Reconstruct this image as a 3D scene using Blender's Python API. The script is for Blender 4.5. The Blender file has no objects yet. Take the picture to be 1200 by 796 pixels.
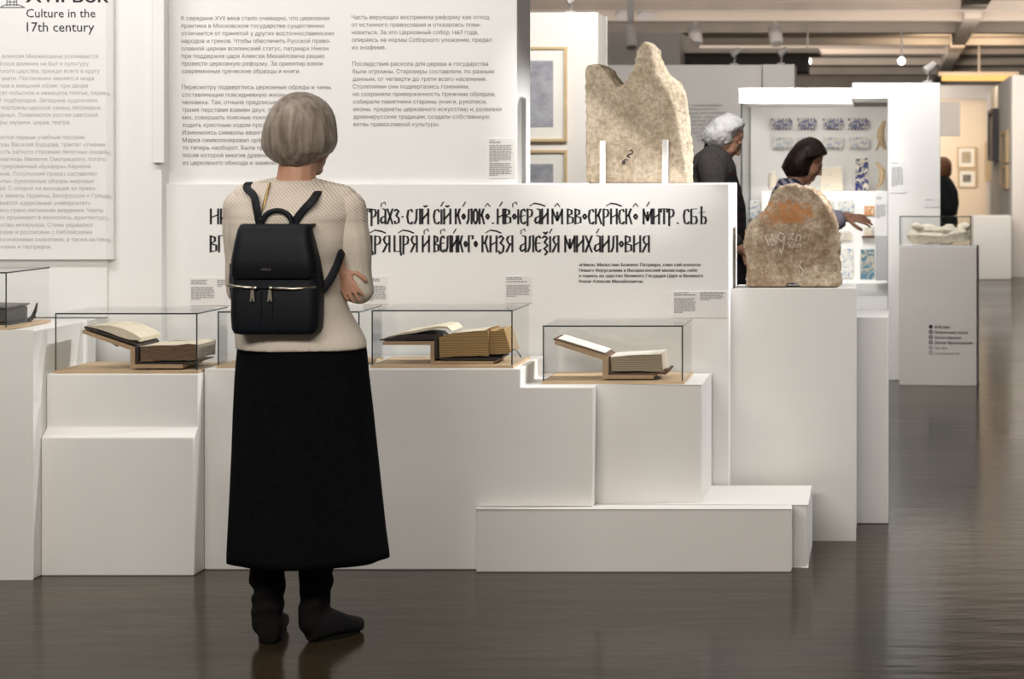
import bpy, bmesh, math, random
import numpy as np
from mathutils import Vector, Matrix, noise
from mathutils.bvhtree import BVHTree
random.seed(7)
S = bpy.context.scene
COL = S.collection
PI = math.pi

# ------------------------------------------------------------------ camera
CAM_H, F, VX, HY = 1.447, 2400.0, 1050.0, 190.0
cd = bpy.data.cameras.new('camera')
cam = bpy.data.objects.new('camera', cd)
COL.objects.link(cam)
cam.location = (0, 0, CAM_H)
cam.rotation_euler = (PI / 2, 0, 0)
cd.sensor_width = 36.0
cd.lens = F / 1200 * 36.0
cd.shift_x = (600 - VX) / 1200
cd.shift_y = -(398 - HY) / 1200
cd.clip_end = 200
cd.dof.use_dof = True
cd.dof.focus_distance = 7.1
cd.dof.aperture_fstop = 5.6
S.camera = cam

# ------------------------------------------------------------------ light
S.view_settings.view_transform = 'Standard'
S.view_settings.look = 'None'
S.view_settings.gamma = 1.0
S.view_settings.use_curve_mapping = False
S.view_settings.exposure = 0.0
w = bpy.data.worlds.new('world')
S.world = w
w.use_nodes = True
w.node_tree.nodes['Background'].inputs[0].default_value = (1.0, 0.93, 0.84, 1)
w.node_tree.nodes['Background'].inputs[1].default_value = 0.20


def aim(o, tgt):
    d = Vector(tgt) - o.location
    o.rotation_euler = d.to_track_quat('-Z', 'Y').to_euler()


def area(name, loc, tgt, sx, sy, watt, col=(1, .93, .84), spread=PI):
    l = bpy.data.lights.new(name, 'AREA')
    l.shape = 'RECTANGLE'; l.size = sx; l.size_y = sy; l.energy = watt; l.color = col; l.spread = spread
    o = bpy.data.objects.new(name, l); COL.objects.link(o); o.location = loc; aim(o, tgt)
    return o


def spot(name, loc, tgt, deg, watt, blend=.5, rad=.05, col=(1, .94, .86)):
    l = bpy.data.lights.new(name, 'SPOT')
    l.energy = watt; l.spot_size = math.radians(deg); l.spot_blend = blend; l.shadow_soft_size = rad; l.color = col
    o = bpy.data.objects.new(name, l); COL.objects.link(o); o.location = loc; aim(o, tgt)
    return o


CEIL = 3.3
NEU = (1, .985, .965)
area('wall_wash_light', (-2.3, 6.0, 3.2), (-2.3, 7.95, 1.7), 2.4, .3, 30, NEU)
area('wall_wash_light', (-4.0, 5.9, 3.2), (-4.0, 7.7, 1.7), 1.2, .3, 25, NEU)
area('hall_light', (-1.5, 2.6, 3.2), (-1.5, 7.2, .4), 4.0, 1.0, 222, (1, .925, .825))
spot('side_spot_light', (1.7, 7.62, 3.15), (-.75, 7.58, .5), 50, 360, .6, .05, NEU)
spot('stone_rim_light', (1.5, 8.2, 3.1), (-.72, 7.97, 1.5), 26, 560, .5, .04, NEU)
SLAB_SPOT = Vector((-0.95, 4.9, 3.05))             # added spotlight out of view, its beam cut by an added plate
spot('added_slab_spot_light', SLAB_SPOT, (-1.03, 7.86, 1.66), 20, 240, .7, .003, NEU)
area('gallery_light', (-1.0, 12.2, 3.2), (-1.3, 16.5, 1.5), 3.0, .5, 140, NEU)
spot('picture_wall_side_light', (.3, 13.2, 3.15), (-2.04, 14.2, 2.1), 26, 50, .6, .05, (1, .93, .82))
area('gallery_light', (0.6, 11.0, 3.2), (0.3, 13.5, .7), 1.6, .4, 9, (.97, .97, 1))
spot('visitor_spot_light', (-.75, 8.9, 3.2), (-.85, 10.9, 1.4), 44, 150, .7, .08, NEU)
spot('showcase_spot_light', (-.75, 11.6, 3.2), (-.5, 14.1, 1.0), 30, 150, .5, .03, NEU)
area('hall_light', (-1.0, 24.0, 3.1), (-1.0, 24, 0), 9.0, 12.0, 150, (1, .90, .78))
area('far_wall_light', (1.6, 22.5, 3.1), (1.7, 25.7, 1.2), 1.5, .5, 14, (1, .95, .88))
area('corridor_light', (1.0, 29.5, 3.0), (1.2, 33, 1.3), 1.5, .6, 48, (1, .80, .56))
area('ceiling_fill_light', (-2.5, 23.2, 2.2), (-2.5, 29.0, 3.3), 5.0, .4, 62, (1, .93, .87))  # three added fills without fixtures, brightening the far ceiling
area('ceiling_fill_light', (-3.2, 31.0, 2.2), (-3.2, 38.0, 3.3), 6.0, .4, 300, (1, .92, .84))
area('ceiling_fill_light', (1.2, 23.2, 2.2), (1.2, 29.0, 3.3), 3.0, .4, 62, (1, .91, .82))


# ------------------------------------------------------------------ materials
def nodes(name):
    m = bpy.data.materials.new(name); m.use_nodes = True
    nt = m.node_tree
    return m, nt, nt.nodes['Principled BSDF']


def N(nt, kind, **kw):
    n = nt.nodes.new(kind)
    for k, v in kw.items():
        if k in n.inputs:
            n.inputs[k].default_value = v
        else:
            setattr(n, k, v)
    return n


def coords(nt, scale=(1, 1, 1), rot=(0, 0, 0)):
    tc = N(nt, 'ShaderNodeTexCoord'); mp = N(nt, 'ShaderNodeMapping')
    mp.inputs['Scale'].default_value = scale; mp.inputs['Rotation'].default_value = rot
    nt.links.new(tc.outputs['Object'], mp.inputs['Vector'])
    return mp.outputs['Vector']


def ramp(nt, src, stops):
    r = N(nt, 'ShaderNodeValToRGB')
    els = r.color_ramp.elements
    while len(els) < len(stops):
        els.new(.5)
    for e, (p, c) in zip(els, stops):
        e.position = p; e.color = (*c, 1) if len(c) == 3 else c
    nt.links.new(src, r.inputs['Fac'])
    return r.outputs['Color']


def mat(name, col, rough=.6, metal=0, var=.04, scale=8, bump=0, bscale=None, spec=.5, stretch=(1, 1, 1)):
    m, nt, b = nodes(name)
    b.inputs['Roughness'].default_value = rough; b.inputs['Metallic'].default_value = metal
    b.inputs['Specular IOR Level'].default_value = spec
    v = coords(nt, stretch)
    n = N(nt, 'ShaderNodeTexNoise', Scale=scale, Detail=5.0)
    nt.links.new(v, n.inputs['Vector'])
    c = ramp(nt, n.outputs['Fac'], [(.3, tuple(x * (1 - var) for x in col)), (.7, tuple(min(1, x * (1 + var)) for x in col))])
    nt.links.new(c, b.inputs['Base Color'])
    if bump:
        n2 = N(nt, 'ShaderNodeTexNoise', Scale=bscale or scale * 5, Detail=4.0)
        nt.links.new(v, n2.inputs['Vector'])
        bp = N(nt, 'ShaderNodeBump', Strength=bump, Distance=.01)
        nt.links.new(n2.outputs['Fac'], bp.inputs['Height']); nt.links.new(bp.outputs['Normal'], b.inputs['Normal'])
    return m


def floor_mat():
    m, nt, b = nodes('polished_concrete')
    v = coords(nt)
    n = N(nt, 'ShaderNodeTexNoise', Scale=.9, Detail=8.0, Roughness=.65)
    nt.links.new(v, n.inputs['Vector'])
    c = ramp(nt, n.outputs['Fac'], [(.3, (.024, .0175, .0095)), (.5, (.034, .0255, .0145)), (.72, (.048, .037, .022))])
    n2 = N(nt, 'ShaderNodeTexNoise', Scale=60.0, Detail=6.0)
    nt.links.new(v, n2.inputs['Vector'])
    mx = N(nt, 'ShaderNodeMix', data_type='RGBA', blend_type='MULTIPLY'); mx.inputs['Factor'].default_value = .5
    c2 = ramp(nt, n2.outputs['Fac'], [(.3, (.75, .75, .75)), (.7, (1.1, 1.1, 1.1))])
    nt.links.new(c, mx.inputs['A']); nt.links.new(c2, mx.inputs['B'])
    nt.links.new(mx.outputs['Result'], b.inputs['Base Color'])
    b.inputs['Specular IOR Level'].default_value = .085; b.inputs['Specular Tint'].default_value = (1, .90, .78, 1)
    rr = N(nt, 'ShaderNodeMapRange'); rr.inputs['To Min'].default_value = .08; rr.inputs['To Max'].default_value = .24
    nt.links.new(n.outputs['Fac'], rr.inputs['Value']); nt.links.new(rr.outputs['Result'], b.inputs['Roughness'])
    bp = N(nt, 'ShaderNodeBump', Strength=.10, Distance=.02)
    v3 = coords(nt, (1.0, 3.2, 1))
    n3 = N(nt, 'ShaderNodeTexNoise', Scale=3.2, Detail=4.0, Roughness=.55); nt.links.new(v3, n3.inputs['Vector'])
    nt.links.new(n3.outputs['Fac'], bp.inputs['Height']); nt.links.new(bp.outputs['Normal'], b.inputs['Normal'])
    return m


def glass_mat():
    m = bpy.data.materials.new('clear_glass'); m.use_nodes = True
    nt = m.node_tree; nt.nodes.remove(nt.nodes['Principled BSDF'])
    out = nt.nodes['Material Output']
    t = N(nt, 'ShaderNodeBsdfTransparent'); t.inputs[0].default_value = (.992, .995, .992, 1)
    g = N(nt, 'ShaderNodeBsdfGlossy'); g.inputs['Roughness'].default_value = .02
    lw = N(nt, 'ShaderNodeLayerWeight', Blend=.5)
    pw = N(nt, 'ShaderNodeMath', operation='POWER'); pw.inputs[1].default_value = 5.0
    fr = N(nt, 'ShaderNodeMath', operation='MULTIPLY_ADD'); fr.inputs[1].default_value = .5; fr.inputs[2].default_value = .022
    nt.links.new(lw.outputs['Facing'], pw.inputs[0]); nt.links.new(pw.outputs[0], fr.inputs[0])
    mx = N(nt, 'ShaderNodeMixShader')
    nt.links.new(fr.outputs[0], mx.inputs[0]); nt.links.new(t.outputs[0], mx.inputs[1]); nt.links.new(g.outputs[0], mx.inputs[2])
    nt.links.new(mx.outputs[0], out.inputs['Surface'])
    return m


def stone_mat(name, dark, mid, light, rust=None):
    m, nt, b = nodes(name)
    v = coords(nt)
    n = N(nt, 'ShaderNodeTexNoise', Scale=10.0, Detail=12.0, Roughness=.78); nt.links.new(v, n.inputs['Vector'])
    c = ramp(nt, n.outputs['Fac'], [(.3, dark), (.48, mid), (.66, light)])
    n2 = N(nt, 'ShaderNodeTexNoise', Scale=70.0, Detail=6.0, Roughness=.7); nt.links.new(v, n2.inputs['Vector'])
    c2 = ramp(nt, n2.outputs['Fac'], [(.35, (.55, .52, .48)), (.6, (1.1, 1.08, 1.05))])
    mx = N(nt, 'ShaderNodeMix', data_type='RGBA', blend_type='MULTIPLY'); mx.inputs['Factor'].default_value = .75
    nt.links.new(c, mx.inputs['A']); nt.links.new(c2, mx.inputs['B'])
    outc = mx.outputs['Result']
    if rust:
        (cx, cz, rx, rz), rc = rust
        sp = N(nt, 'ShaderNodeSeparateXYZ'); nt.links.new(v, sp.inputs[0])

        def mth(op, a, bb):
            q = N(nt, 'ShaderNodeMath', operation=op)
            for i, s in enumerate((a, bb)):
                if isinstance(s, (int, float)):
                    q.inputs[i].default_value = s
                else:
                    nt.links.new(s, q.inputs[i])
            return q.outputs[0]
        dx = mth('DIVIDE', mth('SUBTRACT', sp.outputs['X'], cx), rx)
        dz = mth('DIVIDE', mth('SUBTRACT', sp.outputs['Z'], cz), rz)
        d = mth('ADD', mth('MULTIPLY', dx, dx), mth('MULTIPLY', dz, dz))
        n3 = N(nt, 'ShaderNodeTexNoise', Scale=45.0, Detail=8.0, Roughness=.8); nt.links.new(v, n3.inputs['Vector'])
        k = mth('SUBTRACT', mth('ADD', mth('MULTIPLY', n3.outputs['Fac'], 7.0), -2.5), d)
        kr = N(nt, 'ShaderNodeMapRange'); kr.inputs['From Min'].default_value = .1; kr.inputs['From Max'].default_value = .9
        kr.inputs['To Max'].default_value = .85
        nt.links.new(k, kr.inputs['Value'])
        m2 = N(nt, 'ShaderNodeMix', data_type='RGBA'); nt.links.new(kr.outputs['Result'], m2.inputs['Factor'])
        nt.links.new(outc, m2.inputs['A']); m2.inputs['B'].default_value = (*rc, 1)
        outc = m2.outputs['Result']
    nt.links.new(outc, b.inputs['Base Color'])
    b.inputs['Roughness'].default_value = .92; b.inputs['Specular IOR Level'].default_value = .2
    bp = N(nt, 'ShaderNodeBump', Strength=.55, Distance=.006)
    nt.links.new(n2.outputs['Fac'], bp.inputs['Height']); nt.links.new(bp.outputs['Normal'], b.inputs['Normal'])
    return m


def tile_mat(name, ground, ink, scale, lo=.5):
    m, nt, b = nodes(name)
    v = coords(nt)
    n = N(nt, 'ShaderNodeTexNoise', Scale=scale, Detail=3.0, Distortion=1.5); nt.links.new(v, n.inputs['Vector'])
    c = ramp(nt, n.outputs['Fac'], [(lo - .06, ink), (lo, tuple((a + bb) / 2 for a, bb in zip(ground, ink))), (lo + .05, ground)])
    nt.links.new(c, b.inputs['Base Color']); b.inputs['Roughness'].default_value = .25
    return m


def print_mat(name, paper, ink, scale):
    m, nt, b = nodes(name)
    v = coords(nt, (1, 1, 1.6))
    n = N(nt, 'ShaderNodeTexNoise', Scale=scale, Detail=8.0, Roughness=.7); nt.links.new(v, n.inputs['Vector'])
    c = ramp(nt, n.outputs['Fac'], [(.35, ink), (.65, paper)])
    nt.links.new(c, b.inputs['Base Color']); b.inputs['Roughness'].default_value = .8
    return m


def wave_mat(name, c1, c2, scale, rot=(0, 0, 0), rough=.8, dist=1.0, bump=.2, detail=2.0, stretch=(1, 1, 1)):
    m, nt, b = nodes(name)
    v = coords(nt, stretch, rot)
    wv = N(nt, 'ShaderNodeTexWave', Scale=scale, Distortion=dist, Detail=detail); nt.links.new(v, wv.inputs['Vector'])
    c = ramp(nt, wv.outputs['Fac'], [(.2, c1), (.8, c2)])
    nt.links.new(c, b.inputs['Base Color']); b.inputs['Roughness'].default_value = rough
    b.inputs['Specular IOR Level'].default_value = .25
    bp = N(nt, 'ShaderNodeBump', Strength=bump, Distance=.004)
    nt.links.new(wv.outputs['Fac'], bp.inputs['Height']); nt.links.new(bp.outputs['Normal'], b.inputs['Normal'])
    return m


def hair_mat(name, a, b_, c_, scale, st=.1):
    m, nt, b = nodes(name)
    v = coords(nt, (1, 1, st))
    n = N(nt, 'ShaderNodeTexNoise', Scale=float(scale), Detail=5.0, Roughness=.6); nt.links.new(v, n.inputs['Vector'])
    n2 = N(nt, 'ShaderNodeTexNoise', Scale=9.0, Detail=2.0); nt.links.new(v, n2.inputs['Vector'])
    ad = N(nt, 'ShaderNodeMath', operation='ADD'); hf = N(nt, 'ShaderNodeMath', operation='MULTIPLY'); hf.inputs[1].default_value = .5
    nt.links.new(n.outputs['Fac'], ad.inputs[0]); nt.links.new(n2.outputs['Fac'], ad.inputs[1]); nt.links.new(ad.outputs[0], hf.inputs[0])
    nt.links.new(ramp(nt, hf.outputs[0], [(.36, a), (.5, b_), (.64, c_)]), b.inputs['Base Color'])
    b.inputs['Roughness'].default_value = .5; b.inputs['Specular IOR Level'].default_value = .3
    bp = N(nt, 'ShaderNodeBump', Strength=.35, Distance=.004)
    nt.links.new(n.outputs['Fac'], bp.inputs['Height']); nt.links.new(bp.outputs['Normal'], b.inputs['Normal'])
    return m


def knit_mat():
    m, nt, b = nodes('beige_knit')
    v = coords(nt, (1, 1, 1), (0, math.radians(45), 0))
    ck = N(nt, 'ShaderNodeTexWave', Scale=42.0, Distortion=3.0, Detail=2.0); nt.links.new(v, ck.inputs['Vector'])
    tc = N(nt, 'ShaderNodeTexCoord'); sp = N(nt, 'ShaderNodeSeparateXYZ'); nt.links.new(tc.outputs['Object'], sp.inputs[0])
    mr = N(nt, 'ShaderNodeMapRange'); mr.inputs['From Min'].default_value = 1.24; mr.inputs['From Max'].default_value = 1.27
    nt.links.new(sp.outputs['Z'], mr.inputs['Value'])
    sp_w = ramp(nt, ck.outputs['Fac'], [(.25, (.52, .45, .39)), (.55, (.68, .62, .55))])
    nz = N(nt, 'ShaderNodeTexNoise', Scale=220.0, Detail=2.0); nt.links.new(tc.outputs['Object'], nz.inputs['Vector'])
    pl = ramp(nt, nz.outputs['Fac'], [(.3, (.61, .55, .48)), (.7, (.70, .64, .565))])
    mx = N(nt, 'ShaderNodeMix', data_type='RGBA')
    nt.links.new(mr.outputs['Result'], mx.inputs['Factor']); nt.links.new(pl, mx.inputs['A']); nt.links.new(sp_w, mx.inputs['B'])
    nt.links.new(mx.outputs['Result'], b.inputs['Base Color'])
    b.inputs['Roughness'].default_value = .95; b.inputs['Specular IOR Level'].default_value = .1
    bp = N(nt, 'ShaderNodeBump', Strength=.4, Distance=.003); nt.links.new(nz.outputs['Fac'], bp.inputs['Height'])
    nt.links.new(bp.outputs['Normal'], b.inputs['Normal'])
    return m


def emis(name, col, k):
    m = bpy.data.materials.new(name); m.use_nodes = True
    nt = m.node_tree; nt.nodes.remove(nt.nodes['Principled BSDF'])
    e = N(nt, 'ShaderNodeEmission'); e.inputs[0].default_value = (*col, 1); e.inputs[1].default_value = k
    nt.links.new(e.outputs[0], nt.nodes['Material Output'].inputs['Surface'])
    return m


M = dict(
    white=mat('white_paint', (.79, .78, .76), .55, 0, .015, 3, .03, 60),
    panel=mat('white_panel', (.80, .80, .795), .6, 0, .012, 2, .02, 80),
    gwall=mat('gallery_wall_paint', (.74, .70, .655), .7, 0, .02, 2),
    warm=mat('warm_wall_paint', (.74, .62, .48), .7, 0, .02, 2),
    greywall=mat('grey_wall_paint', (.52, .50, .48), .7, 0, .02, 2),
    floor=floor_mat(), glass=glass_mat(),
    edge=mat('green_glass_edge', (.035, .05, .05), .15, 0, .1),
    ceil=mat('ceiling_concrete', (.42, .355, .30), .85, 0, .15, 1.2, .1, 8, stretch=(.25, 2.5, 1)),
    beam=mat('painted_beam', (.46, .395, .34), .7, 0, .08, 3),
    dark=mat('dark_gap', (.04, .032, .028), .8),
    duct=mat('grey_duct', (.36, .33, .31), .6, 0, .04, 3),
    lamp=mat('lamp_housing', (.42, .39, .37), .45, 0, .03),
    black=mat('black_ink', (.014, .014, .018), .7, 0, .05),
    ink=mat('grey_ink', (.20, .20, .205), .8, 0, .03),
    pale=mat('pale_ink', (.33, .325, .33), .8, 0, .03),
    pale2=mat('faint_ink', (.47, .46, .445), .8, 0, .03),
    plate=mat('label_plate', (.76, .75, .74), .5, 0, .02),
    gplate=mat('grey_plate', (.46, .46, .47), .5, 0, .02),
    wood=mat('pale_plywood', (.52, .38, .235), .6, 0, .12, 6, .05, stretch=(1, 6, 6)),
    cradle=mat('cradle_wood', (.40, .275, .165), .6, 0, .12, 8, .05, stretch=(1, 6, 6)),
    leather=mat('brown_leather', (.10, .052, .03), .6, 0, .25, 20, .2),
    dleather=mat('black_brown_leather', (.03, .02, .018), .5, 0, .3, 20, .2),
    spine=mat('worn_brown_fore_edge', (.13, .075, .04), .75, 0, .35, 30, .3, stretch=(1, 1, 6)),
    pages=wave_mat('page_edges', (.27, .165, .07), (.40, .27, .125), 40, (0, PI / 2, 0), .85, 1.5, .3),
    pages2=wave_mat('grey_page_edges', (.25, .20, .14), (.37, .31, .225), 40, (0, PI / 2, 0), .85, 1.5, .3),
    dgrey=mat('grey_black_leather', (.05, .045, .042), .6, 0, .3, 20, .2),
    lgrey=mat('pale_grey_cover', (.17, .155, .14), .7, 0, .25, 14, .2),  # paler grey than the rest of the book
    paper=mat('old_paper', (.62, .55, .43), .85, 0, .1, 14),
    paper2=mat('endpaper', (.66, .62, .55), .85, 0, .06, 14),
    frame=mat('pale_wood_frame', (.55, .40, .22), .5, 0, .1, 10),
    dframe=mat('dark_frame', (.05, .045, .05), .5, 0, .1),
    mountb=mat('picture_mount', (.80, .77, .70), .8, 0, .02),
    print1=print_mat('grey_print', (.42, .42, .44), (.24, .24, .27), 9),
    print2=print_mat('ochre_print', (.50, .42, .30), (.36, .30, .22), 30),
    print3=print_mat('dark_print', (.30, .27, .24), (.05, .05, .05), 14),
    stone1=stone_mat('pale_limestone', (.34, .275, .20), (.47, .395, .30), (.58, .505, .41)),
    stone2=stone_mat('brown_limestone', (.15, .10, .062), (.31, .235, .165), (.56, .49, .39), ((-.012, .285, .115, .055), (.44, .19, .065))),
    carved=mat('cream_limestone', (.80, .73, .60), .9, 0, .12, 22, .5, 60),
    chalk=mat('white_chalk', (.50, .44, .37), .9, 0, .1),
    skin=mat('skin', (.50, .27, .18), .55, 0, .06, 12),
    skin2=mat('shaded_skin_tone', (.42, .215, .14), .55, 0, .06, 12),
    ghair=hair_mat('grey_brown_hair', (.12, .092, .075), (.27, .225, .19), (.42, .37, .33), 60),
    whair=hair_mat('white_hair', (.70, .68, .66), (.86, .85, .83), (.92, .91, .90), 40, .35),
    bhair=hair_mat('dark_brown_hair', (.010, .006, .005), (.022, .012, .009), (.05, .026, .018), 60),
    rhair=mat('reddish_hair', (.30, .115, .05), .6, 0, .2, 20, .4),
    knit=knit_mat(),
    skirt=mat('black_wool', (.0045, .0045, .006), .95, 0, .2, 60, .15, spec=.06),
    boot=mat('black_suede', (.005, .0046, .005), .85, 0, .3, 40, .2, spec=.2),
    sole=mat('boot_sole', (.006, .0055, .005), .9, spec=.1),
    bag=mat('black_leather', (.006, .0075, .0115), .55, 0, .15, 60, .10, 260, spec=.2),
    metal=mat('zip_metal', (.72, .66, .56), .28, 1, .05),
    grey_sw=mat('charcoal_sweater', (.07, .062, .058), .95, 0, .2, 60, .3),
    navy=mat('navy_cloth', (.012, .012, .025), .9, 0, .2, 30),
    plaid=wave_mat('dark_plaid', (.010, .010, .016), (.03, .014, .018), 6, (0, PI / 2, 0), .9, .3, .1),
    shirt=wave_mat('patterned_shirt', (.03, .035, .09), (.36, .34, .40), 9, (0, .9, 0), .9, 7, .1),
    cuff=mat('lavender_cuff', (.36, .33, .42), .9, 0, .05),
    jacket=mat('black_jacket', (.010, .010, .013), .8, 0, .2, 30, .2),
    trousers=mat('dark_trousers', (.03, .03, .04), .9),
    eye=mat('eye', (.10, .07, .05), .2),
    tileb=tile_mat('blue_white_glaze', (.62, .56, .48), (.02, .03, .13), 42, .54),
    tilel=tile_mat('pale_blue_glaze', (.68, .66, .60), (.12, .22, .42), 34, .42),
    tilen=tile_mat('navy_glaze', (.60, .54, .42), (.02, .03, .13), 26, .52),
    tilec=tile_mat('cream_glaze', (.64, .56, .45), (.30, .36, .44), 22, .38),
    orange=tile_mat('orange_clay', (.55, .25, .10), (.70, .62, .52), 26, .4),
    teal=tile_mat('teal_brown_glaze', (.42, .37, .30), (.05, .16, .24), 24, .5),
    clay=mat('tan_clay', (.46, .34, .20), .7, 0, .15, 20, .2),
    bulb=emis('lit_lens', (1, .93, .8), 14), cove=emis('orange_cove_light', (1, .58, .18), 1.3),
    vlamp=emis('cabinet_lamp', (1, .95, .88), 3),
)


# ------------------------------------------------------------------ builders
def P(px, py, Y):
    """point at depth Y that the photograph shows at (px, py)"""
    return Vector(((px - VX) * Y / F, Y, CAM_H - (py - HY) * Y / F))


def X(px, Y):
    return (px - VX) * Y / F


def Z(py, Y):
    return CAM_H - (py - HY) * Y / F


ORG = {}


class MB:
    def __init__(s):
        s.v, s.f, s.mi = [], [], []

    def add(s, vs, fs, mi=0):
        b = len(s.v); s.v += [Vector(v) for v in vs]
        for f in fs:
            s.f.append(tuple(b + i for i in f)); s.mi.append(mi)
        return s

    def box(s, x0, x1, y0, y1, z0, z1, mi=0, mis=None):
        vs = [(x0, y0, z0), (x1, y0, z0), (x1, y1, z0), (x0, y1, z0), (x0, y0, z1), (x1, y0, z1), (x1, y1, z1), (x0, y1, z1)]
        fs = [(3, 2, 1, 0), (4, 5, 6, 7), (0, 1, 5, 4), (1, 2, 6, 5), (2, 3, 7, 6), (3, 0, 4, 7)]  # bottom top front right back left
        for i, f in enumerate(fs):
            s.add([vs[k] for k in f], [(0, 1, 2, 3)], mis[i] if mis else mi)
        return s

    def prism(s, prof, y0, y1, mi=0, axes='xz'):
        """closed profile extruded; axes xz -> along y, xy -> along z, yz -> along x"""
        n = len(prof)

        def pt(a, b, t):
            return {'xz': (a, t, b), 'xy': (a, b, t), 'yz': (t, a, b)}[axes]
        vs = [pt(a, b, y0) for a, b in prof] + [pt(a, b, y1) for a, b in prof]
        fs = [tuple(range(n))[::-1], tuple(range(n, 2 * n))] + [(i, (i + 1) % n, n + (i + 1) % n, n + i) for i in range(n)]
        return s.add(vs, fs, mi)

    def loft(s, rings, mi=0, cap=True):
        n = len(rings[0]); vs = [p for r in rings for p in r]; fs = []
        for k in range(len(rings) - 1):
            for i in range(n):
                j = (i + 1) % n
                fs.append((k * n + i, k * n + j, (k + 1) * n + j, (k + 1) * n + i))
        if cap:
            fs.append(tuple(range(n))[::-1]); fs.append(tuple(range((len(rings) - 1) * n, len(rings) * n)))
        return s.add(vs, fs, mi)

    def ell(s, c, r, R=None, n=16, mi=0):
        c = Vector(c); rings = []
        for k in range(n // 2 + 1):
            t = PI * (k + .02) / (n // 2 + .04)
            ring = []
            for i in range(n):
                a = 2 * PI * i / n
                p = Vector((r[0] * math.sin(t) * math.cos(a), r[1] * math.sin(t) * math.sin(a), -r[2] * math.cos(t)))
                ring.append(c + (R @ p if R else p))
            rings.append(ring)
        return s.loft(rings, mi)

    def tube(s, path, rad, n=10, mi=0, flat=None, up=(0, 0, 1)):
        """swept tube; flat=(a,b) gives an elliptic section, a along 'up'-derived normal"""
        path = [Vector(p) for p in path]; rings = []
        rads = rad if isinstance(rad, (list, tuple)) else [rad] * len(path)
        for i, p in enumerate(path):
            t = (path[min(i + 1, len(path) - 1)] - path[max(i - 1, 0)]).normalized()
            u = Vector(up)
            if abs(t.dot(u)) > .95:
                u = Vector((0, 1, 0)) if abs(t.y) < .9 else Vector((1, 0, 0))
            a = t.cross(u).normalized(); b = a.cross(t).normalized()
            fa, fb = flat if flat else (1, 1)
            rings.append([p + a * (rads[i] * fa * math.cos(2 * PI * k / n)) + b * (rads[i] * fb * math.sin(2 * PI * k / n)) for k in range(n)])
        return s.loft(rings, mi)

    def cap_(s, p0, r0, p1, r1, n=12, mi=0):
        p0, p1 = Vector(p0), Vector(p1); t = (p1 - p0).normalized()
        path, rads = [], []
        for k in range(5):
            a = PI / 2 * k / 4
            path.append(p0 - t * r0 * math.cos(a)); rads.append(max(.0005, r0 * math.sin(a)))
        for k in range(5):
            a = PI / 2 * k / 4
            path.append(p1 + t * r1 * math.sin(a)); rads.append(max(.0005, r1 * math.cos(a)))
        u = Vector((0, 0, 1)) if abs(t.z) < .9 else Vector((0, 1, 0))
        a_ = t.cross(u).normalized(); b_ = a_.cross(t)
        rings = [[p + a_ * (r * math.cos(2 * PI * k / n)) + b_ * (r * math.sin(2 * PI * k / n)) for k in range(n)] for p, r in zip(path, rads)]
        return s.loft(rings, mi)

    def chain(s, pts, rads, mi=0):
        for i in range(len(pts) - 1):
            s.cap_(pts[i], rads[i], pts[i + 1], rads[i + 1], mi=mi)
        return s

    def mesh(s, name):
        m = bpy.data.meshes.new(name)
        m.from_pydata([tuple(v) for v in s.v], [], s.f); m.polygons.foreach_set('material_index', s.mi)
        bm = bmesh.new(); bm.from_mesh(m); bmesh.ops.recalc_face_normals(bm, faces=bm.faces); bm.to_mesh(m); bm.free()
        return m


def finish(name, me, mats, parent=None, origin=None, smooth=False, bevel=0, weld=False):
    if parent is not None:
        base = ORG[parent]
    else:
        base = Vector(origin) if origin is not None else Vector((0, 0, 0))
    me.transform(Matrix.Translation(-base))
    mats = mats if isinstance(mats, (list, tuple)) else [mats]
    idx = np.zeros(len(me.polygons), dtype=np.int32); me.polygons.foreach_get('material_index', idx)
    me.materials.clear()
    for m in mats:
        me.materials.append(m)
    me.polygons.foreach_set('material_index', idx)
    if smooth:
        me.polygons.foreach_set('use_smooth', [True] * len(me.polygons))
    o = bpy.data.objects.new(name, me); COL.objects.link(o)
    if parent is not None:
        o.parent = parent
    else:
        o.location = base
    ORG[o] = base
    if weld:
        wm = o.modifiers.new('weld', 'WELD'); wm.merge_threshold = 1e-5
    if bevel:
        b = o.modifiers.new('bevel', 'BEVEL'); b.width = bevel; b.segments = 2; b.limit_method = 'ANGLE'
        b.harden_normals = False
    return o


def build(mb, name, mats, parent=None, origin=None, **kw):
    me = mb.mesh(name)
    if origin is None and parent is None and mb.v:
        lo = Vector([min(v[i] for v in mb.v) for i in range(3)]); hi = Vector([max(v[i] for v in mb.v) for i in range(3)])
        origin = ((lo.x + hi.x) / 2, (lo.y + hi.y) / 2, lo.z)
    return finish(name, me, mats, parent, origin, **kw)


def tag(o, label, cat, group=None):
    o['label'] = label; o['category'] = cat
    if group:
        o['group'] = group
    return o


def struct(o):
    o['kind'] = 'structure'
    return o


def thing(name, label, cat, loc, group=None):
    o = bpy.data.objects.new(name, None); COL.objects.link(o); o.location = loc; o.empty_display_size = .1
    ORG[o] = Vector(loc)
    return tag(o, label, cat, group)


def organic(mb, name, mats, parent, voxel=.006, smooth=4, origin=None, post=None):
    me = mb.mesh(name + '_raw'); o = bpy.data.objects.new('tmp', me); COL.objects.link(o)
    r = o.modifiers.new('r', 'REMESH'); r.mode = 'VOXEL'; r.voxel_size = voxel
    if smooth:
        q = o.modifiers.new('s', 'SMOOTH'); q.factor = .5; q.iterations = smooth
    dg = bpy.context.evaluated_depsgraph_get(); dg.update()
    m2 = bpy.data.meshes.new_from_object(o.evaluated_get(dg))
    bpy.data.objects.remove(o); bpy.data.meshes.remove(me)
    m2.name = name
    if post:
        post(m2)
    return finish(name, m2, mats, parent, origin, smooth=True)


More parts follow.
